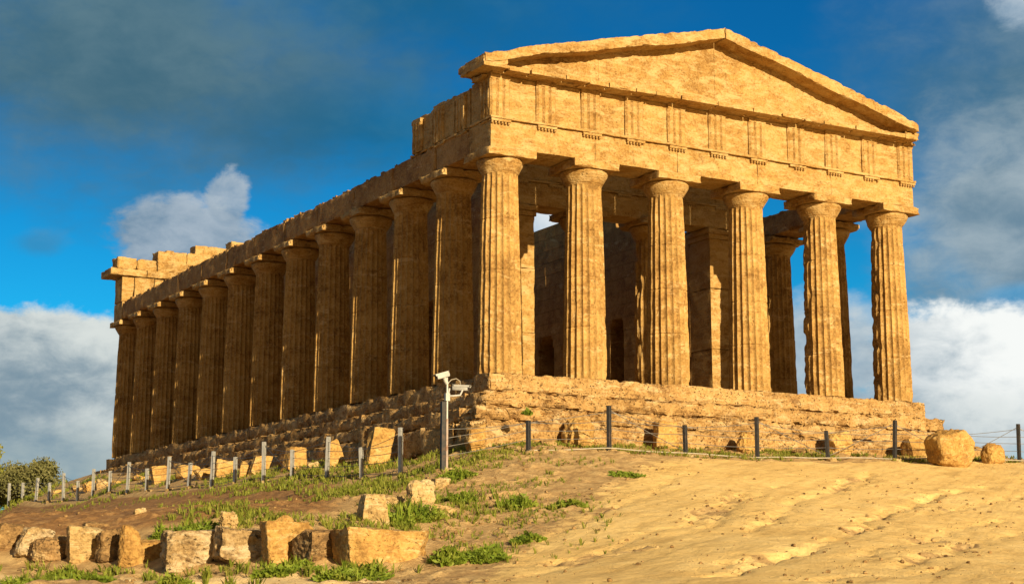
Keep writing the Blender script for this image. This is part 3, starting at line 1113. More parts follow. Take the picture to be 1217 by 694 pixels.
# --- pediment
APX, APZ = 7.70, 11.70
SL = 0.244
YG = -1.28         # face of the cornice
gn = MB()
gx0 = -1.25
r_ = random.Random(8)
while gx0 < 15.8:
    w_ = r_.uniform(.7, 1.5)
    b_ = min(gx0 + w_, 15.92)
    if 15.92 - b_ < .5:
        b_ = 15.92
    lo = 8.985 + (r_.uniform(0, .04))
    yy = YG + r_.uniform(-.01, .05)
    gn.add(*sbox(gx0 + .003, b_ - .003, yy, -A + .25, lo, 9.165, .06, .02, 2.6, .03 + r_.uniform(0, .05), 900 + int(gx0 * 10)))
    gx0 = b_
cor = link('cornice', gn.mesh('cornice_front', sharp=45), M['temple'], temple)
# mutules under the cornice, many broken
for i in range(22):
    if r_.random() < .12:
        continue
    x = -.75 + i * (LX + 1.2 - .62) / 21.0
    link('mutule', mesh_np('mutule', *sbox(x, x + .60, YG + .26 + r_.uniform(0, .14), -A - .04, HF - .02 + r_.uniform(-.0, .02), 9.05, .09, .02, 3, .04, 950 + i)), M['temple'], cor)
link('bed_moulding', wall_mesh('bed', [(-A - .04, LX + A + .04, -A - .035, A - .2, HF, 9.03)], res=.2, amp=.004, chip=.01), M['temple'], cor)


def prism_x(poly, y0, y1, nx=60, nyy=3, amp=.02, seed=0, freq=1.8):
    """a slab between an upper and a lower line (functions of x) from y0 to y1"""
    x0, x1, lo, hi, nz_ = poly
    n = (nx, nyy, nz_)
    if n not in _lat:
        _lat[n] = lattice(*n)
    U, Q = _lat[n]
    T_ = U / np.array(n)
    X = x0 + (x1 - x0) * T_[:, 0]
    L_, H_ = lo(X), hi(X)
    P = np.stack([X, y0 + (y1 - y0) * T_[:, 1], L_ + (H_ - L_) * T_[:, 2]], -1)
    N = np.where(U == 0, -1.0, np.where(U == np.array(n), 1.0, 0.0))
    Nn = N / np.linalg.norm(N, axis=1, keepdims=True)
    edge = (np.abs(N).sum(1) > 1.5)
    w = np.clip(fbm(P, freq, 4, seed) * .5 + .5, 0, 1)
    w2 = np.clip(fbm(P, freq * 2.2, 3, seed + 5) + .15, 0, 1)
    P = P - Nn * (amp * w + amp * 2.2 * w2 * edge)[:, None]
    return P, Q


top = lambda x: APZ - SL * np.abs(x - APX)
# tympanum: smooth wall of large slabs
tymp = MB()
for a, b_ in ((-.6, 3.2), (3.2005, 7.69), (7.6905, 12.2), (12.2005, 16.0)):
    tymp.add(*prism_x((a, b_, lambda x: np.full_like(x, 9.10), lambda x: np.maximum(top(x) - .22, 9.15), 8), -A + .08, .45, 36, 2, .004, 31))
link('tympanum', tymp.mesh('tympanum', sharp=40), M['temple'], temple)
# raking cornices, a run of blocks up each slope
for side_, (lo_x, hi_x) in enumerate(((-1.20, APX), (APX, 15.98))):
    mb = MB()
    x = lo_x
    k = 0
    wr = lambda q: 0.10 * sstep(np.abs(q - APX), 6.0, 9.2)
    low = lambda q: np.maximum(top(q) - .385 + .035 * np.round(1.5 * np.sin(q * 1.9 + side_) + np.sin(q * .83)) / 2, 9.17)
    mb.add(*prism_x((lo_x, hi_x, low, lambda q: np.maximum(top(q) - wr(q) + .01 * np.sin(q * 2.7), 9.30), 6), YG, .5, 150, 14, .035, 1200 + side_ * 100, 2.2))
    link('raking_cornice', mb.mesh('raking_cornice', sharp=45), M['temple'], temple)
# the corner blocks where cornice and flank meet
link('corner_block', wall_mesh('corner_left', [(-1.27, -A + .3, YG + .02, .30, 9.02, 9.40), (-1.18, -A + .6, YG + .10, .10, 9.38, 9.50), (-.95, -A + .3, -A + .1, .18, HF - .12, 9.03)], res=.07, amp=.06, freq=2.4, chip=.10), M['temple'], temple)
link('corner_block', wall_mesh('corner_right', [(LX + .1, LX + A + .12, YG + .22, .7, 9.03, 9.40), (LX + .2, LX + A - .06, YG + .14, .5, 9.38, 9.62), (LX + A - .5, LX + A + .05, -A - .25, .5, HF - .10, 9.04)], res=.06, amp=.08, freq=2.4, chip=.16), M['temple'], temple)
link('frieze', wall_mesh('frieze_right_stub', [(LX - A + .1, LX + A - .03, A - .05, 1.6, HA, HF - .05)], res=.12, amp=.06, chip=.1), M['temple'], temple)

# --- the back end, seen over the flank: inner side of frieze, cornice and pediment
yb = LY - .55
link('frieze', wall_mesh('frieze_back', [(-A, -A + .62, yb + .02, LY + A, HA, HF - .06), (-A + .63, .95, yb, LY + A, HA, HF - .04), (.96, 2.6, yb + .03, LY + A, HA, HF - .03), (2.61, 5.2, yb, LY + A, HA, HF - .03),
                                         (5.21, 10, yb, LY + A, HA, HF - .03), (10.01, LX + A, yb, LY + A, HA, HF - .03)], res=.12, amp=.03, chip=.05), M['temple'], temple)
link('cornice', wall_mesh('cornice_back', [(-1.30, .55, yb - .05, LY + 1.2, HF - .02, 9.36), (.56, 2.2, yb - .03, LY + 1.2, HF - .02, 9.40), (2.21, 6, yb - .02, LY + 1.2, HF - .02, 9.38), (6.01, LX + 1.3, yb, LY + 1.2, HF - .02, 9.36)],
                       res=.12, amp=.05, chip=.10), M['temple'], temple)
bp = MB()
k = 0
for z0, z1 in ((9.38, 9.86), (9.87, 10.32), (10.33, 10.78), (10.79, 11.2)):
    xl = -.95 + (z0 - 9.38) / SL * 1.02
    xr = 2 * APX - xl
    x = xl
    while x < xr - .3:
        w_ = r_.uniform(.9, 1.9)
        e_ = min(x + w_, xr)
        hi_ = z1 + (r_.uniform(.02, .16) if x < xl + 2.5 else .02)
        bp.add(*sbox(x - .02, e_ + .01, yb + r_.uniform(0, .08), LY + .5, z0 - .07, hi_, .11, .06, 1.9, .12, 1500 + k))
        k += 1
        x = e_
bp.add(*sbox(1.55, 2.0, yb + .1, LY + .4, 10.28, 10.52, .08, .05, 2.0, .10, 1777, .7))
link('pediment', bp.mesh('pediment_back', sharp=45), M['temple'], temple)

# --- cella: long walls with antae, arched openings cut through them, cross walls
AX0, AX1 = 3.2, 4.12
BX0, BX1 = 11.46, 12.38
AY = 4.95
for nm, (x0, x1) in (('left', (AX0, AX1)), ('right', (BX0, BX1))):
    an = link('anta', wall_mesh('anta_' + nm, [(x0, x1, AY, AY + 1.3, -.05, 2.2), (x0, x1, AY, AY + 1.3, 2.205, 4.4), (x0, x1, AY, AY + 1.3, 4.405, 6.22)], res=.12, amp=.012, freq=1.6, chip=.03), M['temple'], temple)
    link('anta_capital', wall_mesh('anta_cap_' + nm, [(x0 - .05, x1 + .05, AY - .05, AY + 1.35, 6.222, 6.40), (x0 - .10, x1 + .10, AY - .10, AY + 1.40, 6.402, 6.60)], res=.1, amp=.012, chip=.03), M['temple'], an)
# porch entablature
pa = link('architrave', wall_mesh('architrave_porch', [(AX0, 6.05, AY - .02, AY + 1.1, 6.62, 7.42), (6.055, 9.25, AY - .02, AY + 1.1, 6.62, 7.42), (9.255, BX1, AY - .02, AY + 1.1, 6.62, 7.42)], res=.12, amp=.015, chip=.03), M['temple'], temple)
link('taenia', wall_mesh('taenia_porch', [(AX0 - .02, BX1 + .02, AY - .08, AY + .2, 7.422, 7.50)], res=.12, amp=.01, chip=.02), M['temple'], pa)
for i in range(7):
    x = AX0 + .05 + i * (BX1 - AX0 - .7) / 6
    mb = MB()
    mb.add(*sbox(x, x + .58, AY - .075, AY, 7.35, 7.42, .08, .006, 4, .01, 1600 + i))
    for g in range(6):
        V, F = lathe([(.03, -.05), (.027, 0.0)], 8)
        mb.add(V + np.array([x + .58 * (g + .5) / 6, AY - .045, 7.352]), F)
    link('regula', mb.mesh('regula_porch'), M['temple'], pa)
link('frieze', wall_mesh('frieze_porch', [(AX0, BX1, AY, AY + .9, 7.502, 8.35)], res=.2, amp=.02, chip=.03), M['temple'], temple)


def arch_wall(x0, x1, y0, y1, tops, arches, seed, recess=None):
    """a wall along y whose top follows `tops`, with round-headed openings; built of courses of blocks"""
    mb = MB()
    zt = lambda y: np.interp(y, [t[0] for t in tops], [t[1] for t in tops])
    rw = random.Random(seed)
    H = .52
    zc = -.04
    k = 0
    while zc < max(t[1] for t in tops):
        y = y0 + rw.uniform(-.9, 0)
        while y < y1:
            e_ = y + rw.uniform(1.1, 1.5)
            a, b_ = max(y, y0), min(e_, y1)
            y = e_
            if b_ - a < .08:
                continue
            top_ = float(zt((a + b_) / 2))
            if zc + H * .5 > top_ + rw.uniform(-.12, .12):
                continue
            segs = [(a, b_)]
            for (yc, hw, spring) in arches:
                zm = zc + H * .5
                if zm > spring + hw:
                    continue
                h_ = hw if zm < spring else math.sqrt(max(hw * hw - (zm - spring) ** 2, 0))
                ns = []
                for s0, s1 in segs:
                    if s1 <= yc - h_ or s0 >= yc + h_:
                        ns.append((s0, s1))
                    else:
                        if s0 < yc - h_:
                            ns.append((s0, yc - h_))
                        if s1 > yc + h_:
                            ns.append((yc + h_, s1))
                segs = ns
            for s0, s1 in segs:
                if s1 - s0 > .04:
                    k += 1
                    mb.add(*sbox(x0 + rw.uniform(-.006, .006), x1 + rw.uniform(-.006, .006), s0 + .001, s1 - .001, zc + .001, zc + H - .001, .17, .010, 1.7, .003, seed))
        zc += H
    # smooth reveals of the arches
    for (yc, hw, spring) in arches:
        th = np.linspace(0, math.pi, 19)
        for t0, t1 in zip(th[:-1], th[1:]):
            P = []
            for xx in (x0 + .03, x1 - .03):
                for rr in (hw, hw + .30):
                    for tt_ in (t0, t1):
                        P.append([xx, yc + rr * math.cos(tt_), spring + rr * math.sin(tt_)])
            P = np.array(P)
            F = np.array([[0, 1, 3, 2], [4, 6, 7, 5], [0, 4, 5, 1], [2, 3, 7, 6], [0, 2, 6, 4], [1, 5, 7, 3]])
            mb.add(P, F)
    return mb.mesh('cella_wall', sharp=45)


ARCH = [(16.55, .62, 3.55), (11.15, .48, 3.75), (13.85, .6, 3.55), (19.3, .6, 3.55), (22.1, .6, 3.55), (24.9, .6, 3.55)]
link('cella_wall', arch_wall(BX0, BX1, AY + 1.3, 33.4, [(5, 6.6), (9.2, 6.7), (9.9, 7.4), (11.5, 8.2), (15.3, 8.9), (17.3, 8.95), (25, 7.4), (33, 7.0)], ARCH, 2000), M['entab'], temple)
link('cella_wall', arch_wall(AX0, AX1, AY + 1.3, 33.4, [(5, 8.3), (9, 8.5), (20, 8.4), (33, 8.0)], [(a + .0, b_, c_) for a, b_, c_ in ARCH], 2500), M['entab'], temple)
link('cella_wall', wall_mesh('cross_wall', [(AX1 + .01, 5.9, 9.2, 10.1, -.04, 6.4)], res=.2, amp=.05, chip=.08), M['entab'], temple)
for a_, b_ in ((AX1 + .01, 6.6), (9.0, BX0 - .01)):
    link('cella_wall', wall_mesh('cross_wall_back', [(a_, b_, 28.5, 29.4, -.04, 6.0)], res=.25, amp=.05, chip=.08), M['entab'], temple)
# added skin behind the open right arches, blocking the sky to keep them dark
link('arch_sky_block', wall_mesh('arch_sky_block', [(BX1 - .16, BX1 - .02, 10.5, 26.0, -.04, 4.6)], res=.5, amp=.0, chip=0), M['entab'], temple)


# ------------------------------------------------------------------ rocks
def rock_mesh(name, w, d, h, seed, rough=.10, square=4.5, taper=0.0, skew=0.0, cut=2, res=22, notch=None):
    """a broken block: a box with tilted faces, split corners and a weathered skin; base at z=0.
    square: high = crisp squared block, low = rounded boulder"""
    n = (res, res, res)
    if n not in _lat:
        _lat[n] = lattice(*n)
    U, Q = _lat[n]
    B = (U / res) * 2 - 1
    rk = np.random.RandomState(seed)
    e = max(square, 2.4) * (1.5 if square >= 4 else 1.0)
    ln = np.power((np.abs(B) ** e).sum(1), 1 / e)
    B = B / ln[:, None]
    tilt = .10 if square >= 6 else .17
    planes = []
    for ax in range(3):
        for sg in (-1, 1):
            if ax == 2 and sg < 0:
                continue
            nrm = rk.normal(size=3) * tilt
            nrm[ax] = sg
            nrm /= np.linalg.norm(nrm)
            planes.append((nrm, rk.uniform(.86, .96)))
    for _ in range(max(int(cut) + 4, 0)):
        nrm = rk.choice([-1, 1], 3) * rk.uniform(.25, 1, 3)
        if rk.uniform() < .45:
            nrm[rk.randint(3)] *= .12
        nrm /= np.linalg.norm(nrm)
        lo_, hi_ = (.80, .98) if square >= 5 else (.70, .90)
        planes.append((nrm, rk.uniform(lo_, hi_) * np.abs(nrm).sum() * .86))
    for nrm, lim in planes:
        ov = B @ nrm - lim
        B = B - np.clip(ov, 0, None)[:, None] * nrm
    P = B * np.array([w / 2, d / 2, h / 2])
    Nn = B / np.linalg.norm(B, axis=1, keepdims=True)
    s = min(w, d, h)
    off = np.array([seed * 3.17, seed * 1.71, 0])
    S_ = P / s + off
    rough = rough * 1.5
    f = fbm(S_, 1.2, 2, seed) * .7 * rough + fbm(S_, 4.0, 4, seed + 3, .62) * rough * .55
    f = f + .35 * rough * fbm(S_, 9.0, 3, seed + 23) - 1.1 * rough * np.clip(fbm(S_, 2.4, 2, seed + 8) - .25, 0, 1) - .35 * rough * np.clip(fbm(S_ * np.array([1, 1, 3.0]), 2.5, 3, seed + 12), 0, 1)
    P = P + Nn * (s * f)[:, None]
    zz = P[:, 2] / h + .5
    k = 1 - taper * zz
    P[:, 0] = P[:, 0] * k + skew * w * zz
    P[:, 1] = P[:, 1] * k
    P[:, 2] += h / 2
    return mesh_np(name, P, [Q], sharp=32)


CENTROW = math.atan2(FWD[0], FWD[1])


def rock(name, px0, px1, pyt, pyb, where, mat, label, cat='block', group=None, turn=28, depth=.8, seed=1, sink=.10, lift=None, **kw):
    """where: ('x', X) ('y', Y) or ('d', D) tells on which plane the foot stands; turn: how far the front face
    is turned from the viewer towards the facade's direction"""
    f = {'x': on_x, 'y': on_y, 'd': on_d}[where[0]]
    pxc = (px0 + px1) / 2
    foot = f(pxc, pyb, where[1])
    D = (foot - CAM_POS) @ FWD
    Wp = (px1 - px0) / FPX * D
    a = rad(turn)
    w = Wp / (math.cos(a) + depth * abs(math.sin(a)))
    w *= 1.42 if group == G1 else 1.12
    d = w * depth
    vx, vy = math.sin(CENTROW), math.cos(CENTROW)
    g = gz(foot[0], foot[1])
    if lift is not None:
        g = lift
    zt = foot[2] + (pyb - pyt) / FPX * D * 1.02
    g = gz(foot[0] + vx * .3, foot[1] + vy * .3) if lift is None else g
    h = max(zt - g, .12) * (.97 if group == G1 else 1.0) + sink
    # push back by half the depth so that the FOOT of the front face stands there
    vx, vy = math.sin(CENTROW), math.cos(CENTROW)
    off_ = .42 * (w * abs(math.sin(a)) + d * math.cos(a))
    px_, py_ = foot[0] + vx * off_, foot[1] + vy * off_
    o = link(name, rock_mesh(name, w, d, h, seed, **kw), M[mat], None, (px_, py_, g - sink), label=label, category=cat)
    o.rotation_euler = (rad(random.Random(seed).uniform(-4, 4)), rad(random.Random(seed + 1).uniform(-4, 4) * (4 if seed in range(41, 58) else 1)), -YAW + a)
    if group:
        o['group'] = group
    return o


G1 = 'old masonry blocks beside the path'
rock('stone_block', 398, 494, 626, 682, ('d', 27.2), 'tawny', 'biggest tawny block at the right end of the row by the path', 'block', G1, 24, .75, 11, square=7, rough=.06, cut=2, res=34)
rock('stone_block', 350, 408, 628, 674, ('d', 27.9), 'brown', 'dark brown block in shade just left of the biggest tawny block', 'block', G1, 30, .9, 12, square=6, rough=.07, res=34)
rock('stone_block', 312, 366, 615, 672, ('d', 28.5), 'tawny', 'tawny block with a peaked top between mottled and dark brown blocks', 'block', G1, 26, .7, 13, square=6, rough=.07, cut=3, res=34)
rock('stone_block', 250, 316, 625, 672, ('d', 29.0), 'mottled', 'white and grey mottled block, right of the two in the path row', 'block', G1, 22, .8, 14, square=7, rough=.09, res=34)
rock('stone_block', 188, 256, 627, 675, ('d', 29.4), 'mottled', 'white and grey mottled block, left of the two in the path row', 'block', G1, 22, .8, 15, square=7, rough=.09, res=34)
rock('stone_block', 158, 194, 640, 658, ('d', 30.6), 'tawny', 'low orange stone slab wedged left of the mottled blocks', 'block', G1, 24, .8, 16, square=5, rough=.08, res=34)
rock('stone_block', 138, 166, 622, 668, ('d', 30.4), 'tawny', 'orange wedge-shaped stone standing beside the low slab', 'block', G1, 24, .7, 17, square=4, rough=.08, taper=.35, cut=3, res=34)
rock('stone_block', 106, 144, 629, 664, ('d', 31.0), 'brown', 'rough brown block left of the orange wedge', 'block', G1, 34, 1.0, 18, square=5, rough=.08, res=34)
rock('stone_block', 76, 112, 625, 666, ('d', 31.4), 'pale', 'pale block with overhanging foot beside the rough brown block', 'block', G1, 20, .8, 19, square=6, rough=.08, taper=-.15, res=34)
rock('boulder', 30, 80, 636, 662, ('d', 31.8), 'brown', 'rounded brown boulder between two pale blocks by the path', 'boulder', G1, 30, .9, 20, square=3, rough=.12, res=34)
rock('stone_block', 14, 50, 624, 659, ('d', 32.2), 'mottled', 'whitish slanting block in the path row near its left end', 'block', G1, 26, .8, 21, square=5, rough=.09, skew=.15, res=34)
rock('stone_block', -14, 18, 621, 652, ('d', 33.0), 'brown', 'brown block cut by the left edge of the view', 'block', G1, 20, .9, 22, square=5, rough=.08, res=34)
rock('standing_stone', 416, 464, 586, 629, ('d', 31.6), 'pale', 'pale trapezoid stone standing behind the biggest tawny block', 'stone', None, 24, .75, 23, square=6, rough=.06, taper=.38, cut=2, res=34)
rock('boulder', 471, 517, 568, 603, ('d', 35.0), 'pale', 'pale slanting boulder below the camera pole', 'boulder', None, 26, .9, 24, square=3.4, rough=.10, taper=.25, skew=.12, cut=4, res=34)
rock('flat_stone', 494, 542, 598, 613, ('d', 33.8), 'pale', 'flat pale slab half buried below the slanting boulder', 'stone', None, 20, .8, 25, square=4, rough=.08)
rock('flat_stone', 452, 482, 590, 603, ('d', 35.6), 'pale', 'small pale slab behind the trapezoid stone', 'stone', None, 20, .8, 35, square=4, rough=.08)
rock('small_stone', 257, 281, 607, 623, ('d', 31.2), 'pale', 'small pale stone with a hollow lying above the mottled blocks', 'stone', None, 20, .8, 26, square=3, rough=.2, cut=4)
rock('small_stone', 320, 353, 612, 630, ('d', 30.8), 'tawny', 'peaked tawny stone behind the blocks by the path', 'stone', None, 20, .8, 36, square=3, rough=.12, taper=.5, cut=3)
rock('small_stone', 511, 536, 567, 578, ('d', 39.5), 'pale', 'small tan stone at the foot of the camera pole', 'stone', None, 20, .9, 27, square=4, rough=.1)
rock('small_stone', 155, 172, 615, 624, ('d', 34.5), 'pale', 'little pale stone on the brown slope above the wedge', 'stone', None, 20, .9, 28, square=3, rough=.15)
rock('small_stone', 92, 130, 620, 632, ('d', 33.6), 'brown', 'low brown stone behind the pale overhanging block', 'stone', None, 20, .9, 38, square=4, rough=.12)

G2 = 'fallen blocks along the left flank of the temple'
rock('fallen_block', 430, 459, 507, 541, ('x', -2.9), 'tawny', 'orange upright block leaning on the steps, nearest the corner', 'block', G2, 30, .55, 41, square=6, rough=.07, skew=.22, taper=-.05)
rock('fallen_block', 387, 410, 522, 551, ('x', -3.0), 'tawny', 'orange block behind a tall post with a slanting right edge', 'block', G2, 30, .6, 42, square=7, rough=.06, taper=.35, skew=.1)
rock('fallen_block', 332, 363, 529, 561, ('x', -3.0), 'tawny', 'orange slanting slab behind a short post, right of the pair', 'block', G2, 30, .6, 43, square=6, rough=.06, skew=.2, taper=.2)
rock('fallen_block', 362, 388, 548, 566, ('x', -3.3), 'pale', 'low cracked pale block between two orange slabs', 'block', G2, 28, .8, 44, square=4, rough=.11)
rock('fallen_block', 291, 314, 538, 570, ('x', -3.0), 'tawny', 'tall orange slab leaning left against a tall post', 'block', G2, 30, .5, 45, square=6, rough=.06, skew=.18)
rock('fallen_block', 281, 298, 548, 570, ('x', -3.2), 'tawny', 'small pointed block leaning on the tall orange slab', 'block', G2, 30, .6, 46, square=4, rough=.08, taper=.4)
rock('fallen_block', 252, 278, 546, 574, ('x', -3.1), 'tawny', 'round-shouldered orange block right of a tall post', 'block', G2, 30, .6, 47, square=4.5, rough=.07)
rock('fallen_block', 233, 252, 556, 579, ('x', -3.2), 'tawny', 'orange block tapering downward beside the round-shouldered one', 'block', G2, 30, .6, 48, square=5, rough=.08, taper=-.3)
rock('fallen_block', 206, 235, 553, 577, ('x', -3.1), 'tawny', 'five-sided orange block behind a short post', 'block', G2, 30, .6, 49, square=4, rough=.07, cut=3)
rock('fallen_block', 178, 200, 553, 581, ('x', -3.1), 'tawny', 'square orange slab with a dark notch left of it', 'block', G2, 30, .5, 50, square=7, rough=.05)
rock('fallen_block', 153, 174, 566, 583, ('x', -3.1), 'tawny', 'squat orange block between a tall and a short post', 'block', G2, 30, .7, 51, square=5, rough=.07)
rock('fallen_block', 128, 148, 571, 588, ('x', -3.1), 'tawny', 'small rounded orange block behind the fence near the far end', 'block', G2, 30, .7, 52, square=4, rough=.08)
rock('fallen_block', 108, 128, 570, 590, ('x', -3.2), 'pale', 'pale brown rough block at the far corner of the temple', 'block', G2, 30, .8, 53, square=4, rough=.1)
rock('fallen_block', 97, 116, 572, 592, ('x', -3.4), 'tawny', 'reddish block beyond the far corner by a tall post', 'block', G2, 30, .7, 54, square=4, rough=.1)
rock('fallen_block', 80, 98, 581, 595, ('x', -3.4), 'pale', 'greyish low block below the far green bush', 'block', G2, 30, .8, 55, square=3.5, rough=.12)
rock('fallen_block', 60, 73, 582, 598, ('x', -3.5), 'tawny', 'orange block beside the far olive trees, right one', 'block', G2, 30, .7, 56, square=4, rough=.08)
rock('fallen_block', 36, 51, 585, 602, ('x', -3.5), 'tawny', 'farthest orange block in front of the bright green bush', 'block', G2, 30, .7, 57, square=4, rough=.08, taper=.3)

G3 = 'stones lying at the front steps'
rock('fallen_block', 549, 580, 503, 541, ('y', -3.1), 'tawny', 'orange split block standing at the corner of the front steps', 'block', G3, 30, .75, 61, square=4, rough=.10, taper=.12)
rock('fallen_block', 664, 713, 496, 531, ('y', -2.9), 'tawny', 'rounded orange boulder on the steps between short and tall post', 'boulder', G3, 28, .8, 62, square=3.2, rough=.12, taper=.2)
rock('fallen_block', 773, 813, 500, 537, ('y', -3.0), 'tawny', 'squarish orange stone with a black left side by a short post', 'block', G3, 30, .8, 63, square=4.5, rough=.09, taper=.1)
rock('fallen_block', 874, 906, 512, 543, ('y', -3.1), 'tawny', 'pointed orange stone half hidden behind a tall post', 'block', G3, 30, .8, 64, square=3, rough=.12, taper=.45)
rock('fallen_block', 985, 1018, 511, 543, ('y', -3.1), 'tawny', 'rounded orange stone right of a short dark post', 'boulder', G3, 28, .8, 65, square=3, rough=.12)
rock('fallen_block', 1076, 1110, 520, 548, ('y', -3.3), 'tawny', 'smooth squared block left of the great boulder', 'block', G3, 28, .6, 66, square=7, rough=.04)
rock('boulder', 1104, 1172, 507, 553, ('d', 48.6), 'tawny', 'great rounded orange boulder on the crest right of the temple', 'boulder', G3, 26, .75, 67, square=2.5, rough=.07, sink=.05, res=30, cut=-4)
rock('boulder', 1169, 1199, 526, 548, ('d', 50.5), 'tawny', 'small orange boulder beside the great boulder', 'boulder', G3, 26, .8, 68, square=2.8, rough=.08, cut=-3)
rock('small_stone', 637, 664, 522, 534, ('y', -3.2), 'brown', 'low dark stone behind the shortest front post', 'stone', G3, 20, .8, 69, square=2.6, rough=.1)
rock('small_stone', 834, 862, 532, 543, ('y', -3.6), 'brown', 'flat dark stone right of the black-sided stone', 'stone', G3, 20, .8, 70, square=2.6, rough=.1)
rock('small_stone', 942, 962, 535, 546, ('y', -3.6), 'brown', 'small dark round stone between tall and short post', 'stone', G3, 20, .8, 71, square=2.4, rough=.1)


# ------------------------------------------------------------------ fences
def c_post(h, w=.11, dark=True):
    """two channel strips with a slot between them, small cap plate"""
    mb = MB()
    g = .018
    mb.add(*box(-w / 2, -g / 2 - .004, -.045, .045, -.35, h))
    mb.add(*box(g / 2 + .004, w / 2, -.045, .045, -.35, h))
    mb.add(*box(-g / 2 - .003, g / 2 + .003, -.012, .030, -.35, h - .03))
    for z in (.18, h * .45, h * .72, h - .10):
        mb.add(*box(-w / 2 - .006, w / 2 + .006, -.052, -.0455, z, z + .02))
    return mb.mesh('post', sharp=30)


def fence(name, label, pts, tall0, mat, alt, hs, hl, yaw, wires, dips, footing_seed, pole_skip=None):
    base = pts[len(pts) // 2]
    root = empty(name, (base[0], base[1], gz(base[0], base[1])), label, 'fence', 'post and wire fences round the temple')
    o_ = np.array(root.location)
    tall_me, short_me = c_post(hl), c_post(hs)
    rf = random.Random(footing_seed)
    tops, zs = [], []
    for i, (x, y) in enumerate(pts):
        tall = (i % 2 == tall0)
        z = gz(x, y) - .02
        p = link('post', tall_me if tall else short_me, mat, root, (x - o_[0], y - o_[1], z - o_[2]))
        p.rotation_euler = (rad(rf.uniform(-2.0, 2.0)), rad(rf.uniform(-2.2, 2.2)), yaw + rad(rf.uniform(-8, 8)))
        fo = link('footing', rock_mesh('footing', .34 + rf.uniform(-.06, .08), .3, .30, 700 + i + footing_seed, square=3, rough=.18, res=6), M['pale'], p, (rf.uniform(-.04, .04), -.10, -.20))
        tops.append(hl if tall else hs)
        zs.append(z)
    # wires: four level strands between posts, one or two slack crossing ones
    for k, fr_ in enumerate(wires):
        for i in range(len(pts) - 1):
            (x0, y0), (x1, y1) = pts[i], pts[i + 1]
            za, zb = zs[i] + min(tops[i] - .06, fr_), zs[i + 1] + min(tops[i + 1] - .06, fr_)
            t = np.linspace(0, 1, 9)
            sag = rf.uniform(.01, .05)
            P = np.stack([x0 + (x1 - x0) * t - o_[0], y0 + (y1 - y0) * t - o_[1], za + (zb - za) * t - sag * 4 * t * (1 - t) - o_[2]], -1)
            link('wire', mesh_np('wire', *tube(P, .0085, 5), sharp=0), M['wire'], root)
    for i in range(len(pts) - 1):
        if rf.random() < dips:
            (x0, y0), (x1, y1) = pts[i], pts[i + 1]
            a, b_ = (tops[i] - .1, .15) if tops[i] > tops[i + 1] else (.15, tops[i + 1] - .1)
            t = np.linspace(0, 1, 7)
            P = np.stack([x0 + (x1 - x0) * t - o_[0], y0 + (y1 - y0) * t - o_[1], zs[i] + a + (zs[i + 1] + b_ - zs[i] - a) * t - .1 * t * (1 - t) - o_[2]], -1)
            link('wire', mesh_np('brace_wire', *tube(P, .010, 5), sharp=0), M['wire'], root)
    return root, zs, tops


LP = [(-4.2, on_x(px, py, -4.2)[1]) for px, py in [(476, 568), (430, 568), (388, 572), (347, 573), (313, 573), (279, 577), (251, 581), (224, 584), (199, 586), (174, 587), (151, 588),
                                                    (130, 591), (110, 593), (92, 595), (75, 597), (58, 599), (42, 601), (26, 604), (10, 606)]]
fence('wire_fence', 'pale steel post and wire fence running along the dark left flank', LP, 0, M['galv'], True, .92, 1.30, 0.55, (.16, .42, .66, .88, 1.15), .75, 3)
FP = [(on_y(px, 540, -4.5)[0], -4.5) for px in (528, 628, 724, 815, 900, 984, 1063, 1140, 1211, 1280)]
ff_, fz, ft = fence('wire_fence', 'dark double-strip post and wire fence before the front steps', FP, 0, M['darksteel'], True, .90, 1.27, 0.35, (.40, .64, .86, 1.1), .6, 5)
# pale pipe along the foot of the front fence
o_ = np.array(ff_.location)
cxs = np.linspace(FP[1][0], FP[-1][0], 80)
P = np.stack([cxs, np.full(80, -4.56), np.interp(cxs, [q[0] for q in FP], fz) + .10 + .012 * np.sin(cxs * 2.1)], -1) - o_
link('conduit', mesh_np('conduit', *tube(P, .017, 8), sharp=0), M['pipe'], ff_)

# ------------------------------------------------------------------ the camera pole at the corner
cx_, cy_ = FP[0][0] - .02, -4.62
cz_ = gz(cx_, cy_)
mast = empty('camera_pole', (cx_, cy_, cz_), 'slender surveillance pole with two white cameras at the fence corner', 'camera pole')
px2m = 1 / FPX * 42.5
Htop = 2.27
link('pole', mesh_np('pole', *tube([(0.03, 0, -.4), (.03, 0, 1.35)], .036, 12)), M['rustpole'], mast)
link('pole', mesh_np('pole_upper', *tube([(0.03, 0, 1.352), (.03, 0, Htop)], .028, 12)), M['galv'], mast)
mb = MB()
mb.add(*box(-.14, -.04, -.05, .05, -.35, 1.78))
mb.add(*box(-.035, -.02, -.05, .05, -.35, 1.78))
link('corner_post', mb.mesh('corner_post'), M['darksteel'], mast)


